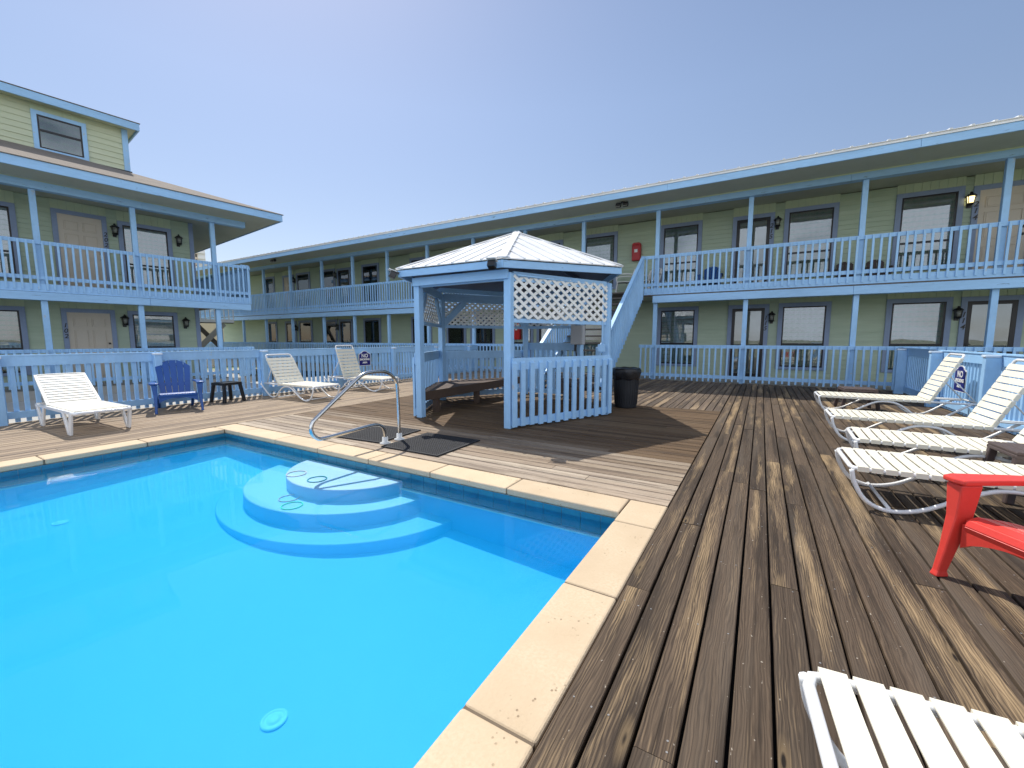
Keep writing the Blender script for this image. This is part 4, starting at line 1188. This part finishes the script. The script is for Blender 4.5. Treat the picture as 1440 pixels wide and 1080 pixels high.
# moulded resin lounger at far left
def resin_lounger():
    e = empty('sun_lounger', (-7.22,1.92,0), R(180), 'white moulded lounger with flat V legs at the far left of the deck', 'sun lounger')
    W, seat, back, zs = .62, 1.16, .70, .31; h = W/2; ang = R(36); ca,sa = math.cos(ang),math.sin(ang)
    m = MB()
    for s in (-1,1):
        m.bar((.05,s*h,zs),(1.66,s*h,zs-.01),.032,.04)
    m.tube(smooth_path([(.06,-h,zs),(.01,-h+.03,zs-.01),(0,-h+.1,zs-.005),(0,h-.1,zs-.005),(.01,h-.03,zs-.01),(.06,h,zs)],4),.022,8)
    m.bar((1.64,-h,zs),(1.64,h,zs),.04,.04); m.build('seat_frame', M['white_tube'], e, bevel=.01, bseg=2)
    for s in (-1,1):
        for (xa,xf,xb) in ((.05,.10,.42),(1.62,1.50,1.22)):
            m = MB(); y = s*(h+.004)
            sg = 1 if xb > xa else -1
            if sg > 0:
                m.prism([(xa-.02,zs),(xa+.05,zs),(xf+.10,.03),(xf+.10,.0),(xf+.02,.0)], y-.016, y+.016, axis='y'); m.prism([(xb-.08,zs-.01),(xb,zs-.01),(xf+.14,.0),(xf+.09,.001),(xf+.09,.03)][::1], y-.015, y+.015, axis='y')
            else:
                m.prism([(xa-.05,zs),(xa+.02,zs),(xf-.02,.0),(xf-.10,.0),(xf-.10,.03)], y-.016, y+.016, axis='y'); m.prism([(xb,zs-.01),(xb+.08,zs-.01),(xf-.09,.03),(xf-.09,.001),(xf-.14,.0)], y-.015, y+.015, axis='y')
            bm_ = m.build('leg', M['white_tube'], e, bevel=.008, bseg=2)
    m = MB(); x = .05
    while x < seat:
        m.box(x,x+.040,-h+.022,h-.022,zs+.012,zs+.024); x += .048
    m.build('seat', M['strap'], e, bevel=.004)
    m = MB()
    t = .02
    while t < back-.03:
        c = Vector((seat+ca*t,0,zs+.02+sa*t)); m.obox(c,(ca,0,sa),(0,1,0),(-sa,0,ca),.020,h-.03,.006); t += .058
    for s in (-1,1): m.bar((seat,s*(h-.02),zs+.015),(seat+ca*back,s*(h-.035),zs+.015+sa*back),.035,.03)
    m.tube(smooth_path([(seat+ca*(back-.03),-h+.035,zs+.015+sa*(back-.03)),(seat+ca*back,-h+.09,zs+.015+sa*back),(seat+ca*back,h-.09,zs+.015+sa*back),(seat+ca*(back-.03),h-.035,zs+.015+sa*(back-.03))],4),.018,8)
    m.build('backrest', M['strap_white'], e, bevel=.004)
    return e
rl = resin_lounger(); rl.scale = (.93,.90,.93)

# ------------------------------------------------------------------ adirondack chairs
def adirondack(mat, s=1.0):
    e = bpy.data.objects.new('adirondack_chair', None); COL.objects.link(e); e.empty_display_size = .1
    # seat: curved, slatted; x forward
    prof = [(.385,.245),(.40,.29),(.385,.325),(.34,.338),(.20,.315),(.04,.275),(-.10,.24),(-.16,.235)]
    m = MB(); hw = .255; n = len(prof)
    for i in range(n-1):
        (xa,za),(xb,zb) = prof[i],prof[i+1]
        d = Vector((xb-xa,0,zb-za)); L = d.length; g = .004 if i >= 3 else 0
        k = max(1,round(L/.075)) if i >= 3 else 1
        for j in range(k):
            p0 = Vector((xa,0,za))+d*(j/k)+d.normalized()*g; p1 = Vector((xa,0,za))+d*((j+1)/k)-d.normalized()*g
            b0 = len(m.v); nr = Vector((-d.z,0,d.x)).normalized()*-.018
            if nr.z > 0: nr = -nr
            if i < 3: nr = Vector((-.02,0,-.004))
            for y in (-hw,hw):
                for p in (p0,p1,p1+nr,p0+nr): m.v.append((p.x,y,p.z))
            for q in ((0,1,2,3),(7,6,5,4),(0,4,5,1),(1,5,6,2),(2,6,7,3),(3,7,4,0)): m.face([b0+q_ for q_ in q])
    m.build('seat', mat, e, bevel=.004)
    # apron arch under the seat front
    m = MB(); pts = []
    for i in range(13):
        y = -.27+.54*i/12; pts.append((y, .17+.085*math.cos((y/.27)*math.pi/2)**.7 if abs(y)<.269 else .17))
    poly = [(-.27,.285),(-.27,.17)]+pts[1:-1]+[(.27,.17),(.27,.285)]
    # as strips
    for i in range(len(pts)-1):
        (a,za),(b,zb) = pts[i],pts[i+1]; b0 = len(m.v)
        for x in (.366,.39):
            m.v += [(x,a,za),(x,b,zb),(x,b,.295),(x,a,.295)]
        for q in ((0,3,2,1),(4,5,6,7),(0,1,5,4),(3,7,6,2)): m.face([b0+q_ for q_ in q])
    m.build('apron', mat, e)
    # backrest: slats on a lean, arched top
    m = MB(); lean = R(24); ca,sa = math.cos(lean),math.sin(lean); n = 5; W = .50
    def BP(t,y,o): 
        curve = .10*(y/.25)**2
        return Vector((-.15-sa*t+ca*o+curve*.35*t/.7, y*(.86+.22*t/.7), .235+ca*t+sa*o))
    for i in range(n):
        ya, yb = -W/2+W*i/n+.006, -W/2+W*(i+1)/n-.006
        K = 8
        for k in range(K):
            def top(y): return .70-.32*(abs(y)/.25)**2.2*.42
            b0 = len(m.v)
            for (y,o) in ((ya,0),(yb,0),(yb,-.016),(ya,-.016)):
                T = top(y); m.v.append(tuple(BP(T*k/K,y,o)))
            for (y,o) in ((ya,0),(yb,0),(yb,-.016),(ya,-.016)):
                T = top(y); m.v.append(tuple(BP(T*(k+1)/K,y,o)))
            for q in ((0,1,5,4),(1,2,6,5),(2,3,7,6),(3,0,4,7)): m.face([b0+q_ for q_ in q])
            if k == 0: m.face([b0+3,b0+2,b0+1,b0])
            if k == K-1: m.face([b0+4,b0+5,b0+6,b0+7])
    for (ta,tb) in ((.20,.26),(.585,.645)):      # joining bands behind the slats
        for i in range(8):
            y0,y1 = -.245+.49*i/8,-.245+.49*(i+1)/8; b0 = len(m.v)
            f0 = 1 if ta < .5 else (1-.16*(abs(y0)/.25)**2.2*1.1); f1 = 1 if ta < .5 else (1-.16*(abs(y1)/.25)**2.2*1.1)
            for o in (-.004,-.022): m.v += [tuple(BP(ta*f0,y0,o)),tuple(BP(ta*f1,y1,o)),tuple(BP(tb*f1,y1,o)),tuple(BP(tb*f0,y0,o))]
            for q in ((0,1,2,3),(7,6,5,4),(0,4,5,1),(3,2,6,7)): m.face([b0+q_ for q_ in q])
    m.build('backrest', mat, e)
    for s in (-1,1):
        # arm
        m = MB(); outl = [(.41,.255),(.425,.30),(.415,.365),(.36,.385),(.10,.375),(-.16,.345),(-.30,.30),(-.30,.255),(-.1,.275),(.2,.27)]
        pl = [(x,s*y) for x,y in outl]
        if s < 0: pl = pl[::-1]
        b0 = len(m.v); nn = len(pl)
        def az(x): return .505 + .012*min(1,max(0,(x+.3)/.7)) 
        for zt in (-.028,0):
            for (x,y) in pl: m.v.append((x,y,az(x)+zt))
        m.face([b0+i for i in range(nn)][::-1]); m.face([b0+nn+i for i in range(nn)])
        for i in range(nn):
            j=(i+1)%nn; m.face((b0+i,b0+j,b0+nn+j,b0+nn+i))
        m.build('armrest', mat, e, bevel=.008, bseg=2)
        # front leg: broad panel tapering to the foot, with side return
        m = MB(); y0,y1 = s*.275, s*.335; yf = s*.018
        rows = [(.485,.300,.405,.275,.355),(.32,.325,.412,.280,.335),(.16,.368,.432,.292,.332),(.03,.402,.452,.300,.334),(.0,.394,.462,.296,.339)]
        for (z,xa,xb,ya,yb) in rows:
            m.v += [(xa,s*ya,z),(xb,s*ya,z),(xb,s*yb,z),(xa,s*yb,z)]
        for i in range(len(rows)-1):
            for k in range(4):
                k2=(k+1)%4; q=(4*i+k,4*i+k2,4*i+4+k2,4*i+4+k); m.face(q if s<0 else q[::-1])
        m.face((0,1,2,3) if s>0 else (3,2,1,0)); t_=4*(len(rows)-1); m.face((t_+3,t_+2,t_+1,t_) if s>0 else (t_,t_+1,t_+2,t_+3))
        bo = m.build('leg', mat, e, bevel=.008, bseg=2)
        m = MB(); m.prism([(-.10,.235),(-.22,.24),(-.42,.0),(-.35,.0)], *sorted((s*.225,s*.265)), axis='y'); m.bar((.38,s*.262,.29),(-.16,s*.25,.215),.02,.06); m.build('leg', mat, e, bevel=.006)
    return e
bc = adirondack(M['bluepl']); bc.scale = (.95,)*3; bc.location = (-8.60,3.24,0); bc.rotation_euler = (0,0,R(-17)); tag(bc, 'royal blue plastic adirondack chair by the left fence', 'chair', 'plastic adirondack chairs')
rc = adirondack(M['redpl']); rc.location = (1.375,2.80,0); rc.rotation_euler = (0,0,R(-150)); tag(rc, 'bright red plastic adirondack chair cut off by the right edge', 'chair', 'plastic adirondack chairs')
uc = adirondack(M['bluepl2']); uc.location = (-1.40,14.05,ZF); uc.rotation_euler = (0,0,R(-90)); uc.scale = (.9,)*3; tag(uc, 'dark blue adirondack chair on the upper gallery beside door 215', 'chair', 'plastic adirondack chairs')
for (x,lab) in ((1.80,'brown adirondack chair on the upper gallery nearer number 215'),(2.42,'brown adirondack chair on the upper gallery nearer number 214')):
    b1 = adirondack(M['brownpl']); b1.location = (x,14.1,ZF); b1.rotation_euler = (0,0,R(-90)); b1.scale = (.72,)*3; tag(b1, lab, 'chair', 'plastic adirondack chairs')

# ------------------------------------------------------------------ side tables, stool, white chairs
def side_table(mat, sx, sy, h, loc, rz, label, name='side_table'):
    e = empty(name, loc, rz, label, 'side table')
    m = MB(); n = 6; p = sx/n
    for i in range(n): m.box(-sx/2+i*p+.003,-sx/2+(i+1)*p-.003,-sy/2,sy/2,h-.022,h)
    m.box(-sx/2+.0,sx/2,-sy/2-.001,-sy/2+.02,h-.05,h-.0225); m.box(-sx/2,sx/2,sy/2-.02,sy/2+.001,h-.05,h-.0225); m.box(-sx/2,-sx/2+.02,-sy/2+.021,sy/2-.021,h-.05,h-.0225); m.box(sx/2-.02,sx/2,-sy/2+.021,sy/2-.021,h-.05,h-.0225)
    m.build('table_top', mat, e, bevel=.005)
    for i in (-1,1):
        for j in (-1,1):
            m = MB(); t = .03; x,y = i*(sx/2-.03), j*(sy/2-.03); x2,y2 = i*(sx/2+.015), j*(sy/2+.01)
            m.bar((x2,y2,0),(x,y,h-.03),.05,.05,up=(1,0,0)); m.build('leg', mat, e, bevel=.006)
    return e
side_table(M['brownpl'], .46, .42, .365, (1.47,9.22,0), R(6), 'brown plastic side table behind the farthest right-hand lounger')
side_table(M['brownpl'], .46, .40, .385, (1.85,4.62,0), R(3), 'brown plastic side table at the right edge between two loungers')
side_table(M['blackpl'], .36, .36, .38, (-8.80,4.13,0), R(8), 'small black plastic stool table beside the blue chair')
def white_chair(loc, rz, label):
    e = empty('plastic_chair', loc, rz, label, 'chair', 'white plastic chairs on the gallery')
    m = MB(); m.box(-.22,.22,-.22,.22,.41,.435); m.build('seat', M['whitepl'], e, bevel=.012, bseg=2)
    m = MB()
    for i in range(5):
        y = -.18+.09*i; m.bar((-.21,y,.44),(-.32,y*1.1,.80),.05,.014,up=(1,0,0))
    m.tube(smooth_path([(-.21,-.23,.43),(-.30,-.25,.74),(-.335,-.16,.83),(-.345,0,.85),(-.335,.16,.83),(-.30,.25,.74),(-.21,.23,.43)],4),.02,6)
    m.build('backrest', M['whitepl'], e)
    for s in (-1,1):
        m = MB(); m.tube(smooth_path([(-.27,s*.25,.64),(0,s*.275,.66),(.20,s*.27,.64),(.25,s*.26,.55),(.23,s*.24,.42)],4),.02,6); m.build('armrest', M['whitepl'], e)
        for x in (-.22,.22):
            m = MB(); m.bar((x*1.25,s*.26,0),(x*.95,s*.215,.42),.045,.03); m.build('leg', M['whitepl'], e, bevel=.005)
white_chair((-3.98,14.0,ZF), R(-165), 'white plastic armchair at the head of the staircase, left of its twin')
white_chair((-3.22,14.1,ZF), R(-120), 'white plastic armchair behind the corner of the gallery railing above the stairs')

# ------------------------------------------------------------------ far background between the wings
def cam_dir(px):   # compass direction of a picture column, for siting far buildings
    t = math.atan2((px-720)/591.08, 1/math.cos(R(6.1))); a = R(90+30.55)-t
    return Vector((math.cos(a), math.sin(a), 0))
d = cam_dir(297.5); P = d*300
TW = empty('apartment_tower', tuple(P), math.atan2(d.y,d.x)-R(90), 'cream high rise with dark windows and white balconies far behind the wings', 'building')
m = MB(); m.box(-17,-3.45,0,18,-1,72); m.build('wall', M['beige'], TW)
m = MB(); m.box(-3.44,0,.6,16,-1,70); m.build('wall', M['white'], TW)
for fl in range(23):
    z = 2+fl*3.0
    m = MB()
    for c in range(3): m.box(-6.6+c*1.02,-5.85+c*1.02,-.06,-.01,z,z+1.7)
    m.build('window_row', M['blackframe'], TW)
    m = MB(); m.box(-3.43,.05,-.7,.59,z-.9,z+.2); m.build('balcony', M['whitepl'], TW)
d = cam_dir(292); P = d*27
BS = empty('exterior_staircase', (P.x,P.y,-.3), math.atan2(d.y,d.x)-R(90), 'timber stair with crossing stringers and white landing rail between the two wings', 'staircase')
m = MB(); m.bar((-1.3,0,.0),(.75,0,2.3),.06,.26); m.build('stringer', M['concrete'], BS)
m = MB(); m.bar((.9,.5,.6),(-.5,.5,2.35),.06,.22); m.build('stringer', M['stairwood'], BS)
m = MB(); m.box(-1.5,1.2,-.1,1.3,2.35,2.50); m.build('landing', M['stairwood'], BS)
m = MB(); m.box(-1.5,1.2,-.15,-.105,2.36,2.52); m.box(-1.5,1.2,-.15,-.105,3.3,3.4)
for k in range(14): m.box(-1.45+k*.2,-1.40+k*.2,-.145,-.11,2.5201,3.2999)
m.build('railing_panel', M['white'], BS)
d = cam_dir(288); P = d*40
m = MB(); m.box(-3,3.2,0,5,-.9,2.5)
o = m.build('garden_wall', M['beige']); o.location = P; o.rotation_euler = (0,0,math.atan2(d.y,d.x)-R(90))
tag(o, 'beige rendered wall glimpsed beyond the timber stair between the wings', 'wall')

# ------------------------------------------------------------------ camera, light, world
cam = bpy.data.cameras.new('camera'); co = bpy.data.objects.new('camera', cam); COL.objects.link(co)
cam.sensor_width = 36; cam.lens = 591.08/1440*36; cam.clip_start = .05; cam.clip_end = 3000
yaw, pitch = R(30.55), R(-6.105)
co.location = (0,0,1.2); co.rotation_euler = (R(90)+pitch, 0, yaw)
sc.camera = co
SKYGAIN = (1.10,.965,.885)
FILL_CLOUD = (9.4,10.1,11.4)
sd = Vector((-.585,.34,1.0)).normalized()
el = math.asin(sd.z); az = math.atan2(sd.x, sd.y)
L = bpy.data.lights.new('sun','SUN'); L.energy = 3.6; L.angle = R(.53); L.color = (1,.965,.90)
so = bpy.data.objects.new('sun', L); COL.objects.link(so); so.rotation_euler = (-sd).to_track_quat('-Z','Y').to_euler(); so.location = (-20,12,30)
W = bpy.data.worlds.new('World'); sc.world = W; W.use_nodes = True; nt = W.node_tree
bg = nt.nodes['Background']; sky = nt.nodes.new('ShaderNodeTexSky'); sky.sky_type = 'NISHITA'; sky.sun_disc = False
sky.sun_elevation = el; sky.sun_rotation = az; sky.air_density = 1.0; sky.dust_density = .35; sky.ozone_density = 2.2
# added bright cloud bank, unseen behind the camera, to fill the shaded facades
tc = nt.nodes.new('ShaderNodeTexCoord'); gd = tc.outputs['Generated']
sx = N(nt,'ShaderNodeSeparateXYZ'); nt.links.new(gd, sx.inputs[0])
fac = math_(nt,'ADD', math_(nt,'MULTIPLY', sx.outputs[0], .50), math_(nt,'MULTIPLY', sx.outputs[1], -.86))
back = ramp(nt, fac, .05, .45)
lowb = ramp(nt, sx.outputs[2], .70, .98, (1,1,1,1), (0,0,0,1))
cn = noise(nt, vscale(nt, gd, (1,1,2.2)), 2.2, 6, .6)
msk = math_(nt,'MULTIPLY', math_(nt,'MULTIPLY', back, lowb), ramp(nt, cn, .34, .55))
skc = mixc(nt, 1.0, sky.outputs[0], SKYGAIN, 'MULTIPLY')
# gain by elevation: low sky made darker towards the horizon
skc = mixc(nt, 1.0, skc, ramp(nt, sx.outputs[2], .04, .45, (.74,.73,.76,1), (1,1,1,1)), 'MULTIPLY')
nt.links.new(mixc(nt, msk, skc, FILL_CLOUD), bg.inputs[0]); bg.inputs[1].default_value = .12
sc.view_settings.view_transform = 'Standard'; sc.view_settings.look = 'None'; sc.view_settings.exposure = .45; sc.view_settings.gamma = 1
sc.cycles.max_bounces = 8; sc.cycles.transparent_max_bounces = 12; sc.cycles.caustics_reflective = False; sc.cycles.caustics_refractive = False
sc.cycles.volume_bounces = 2
sc.cycles.use_denoising = True
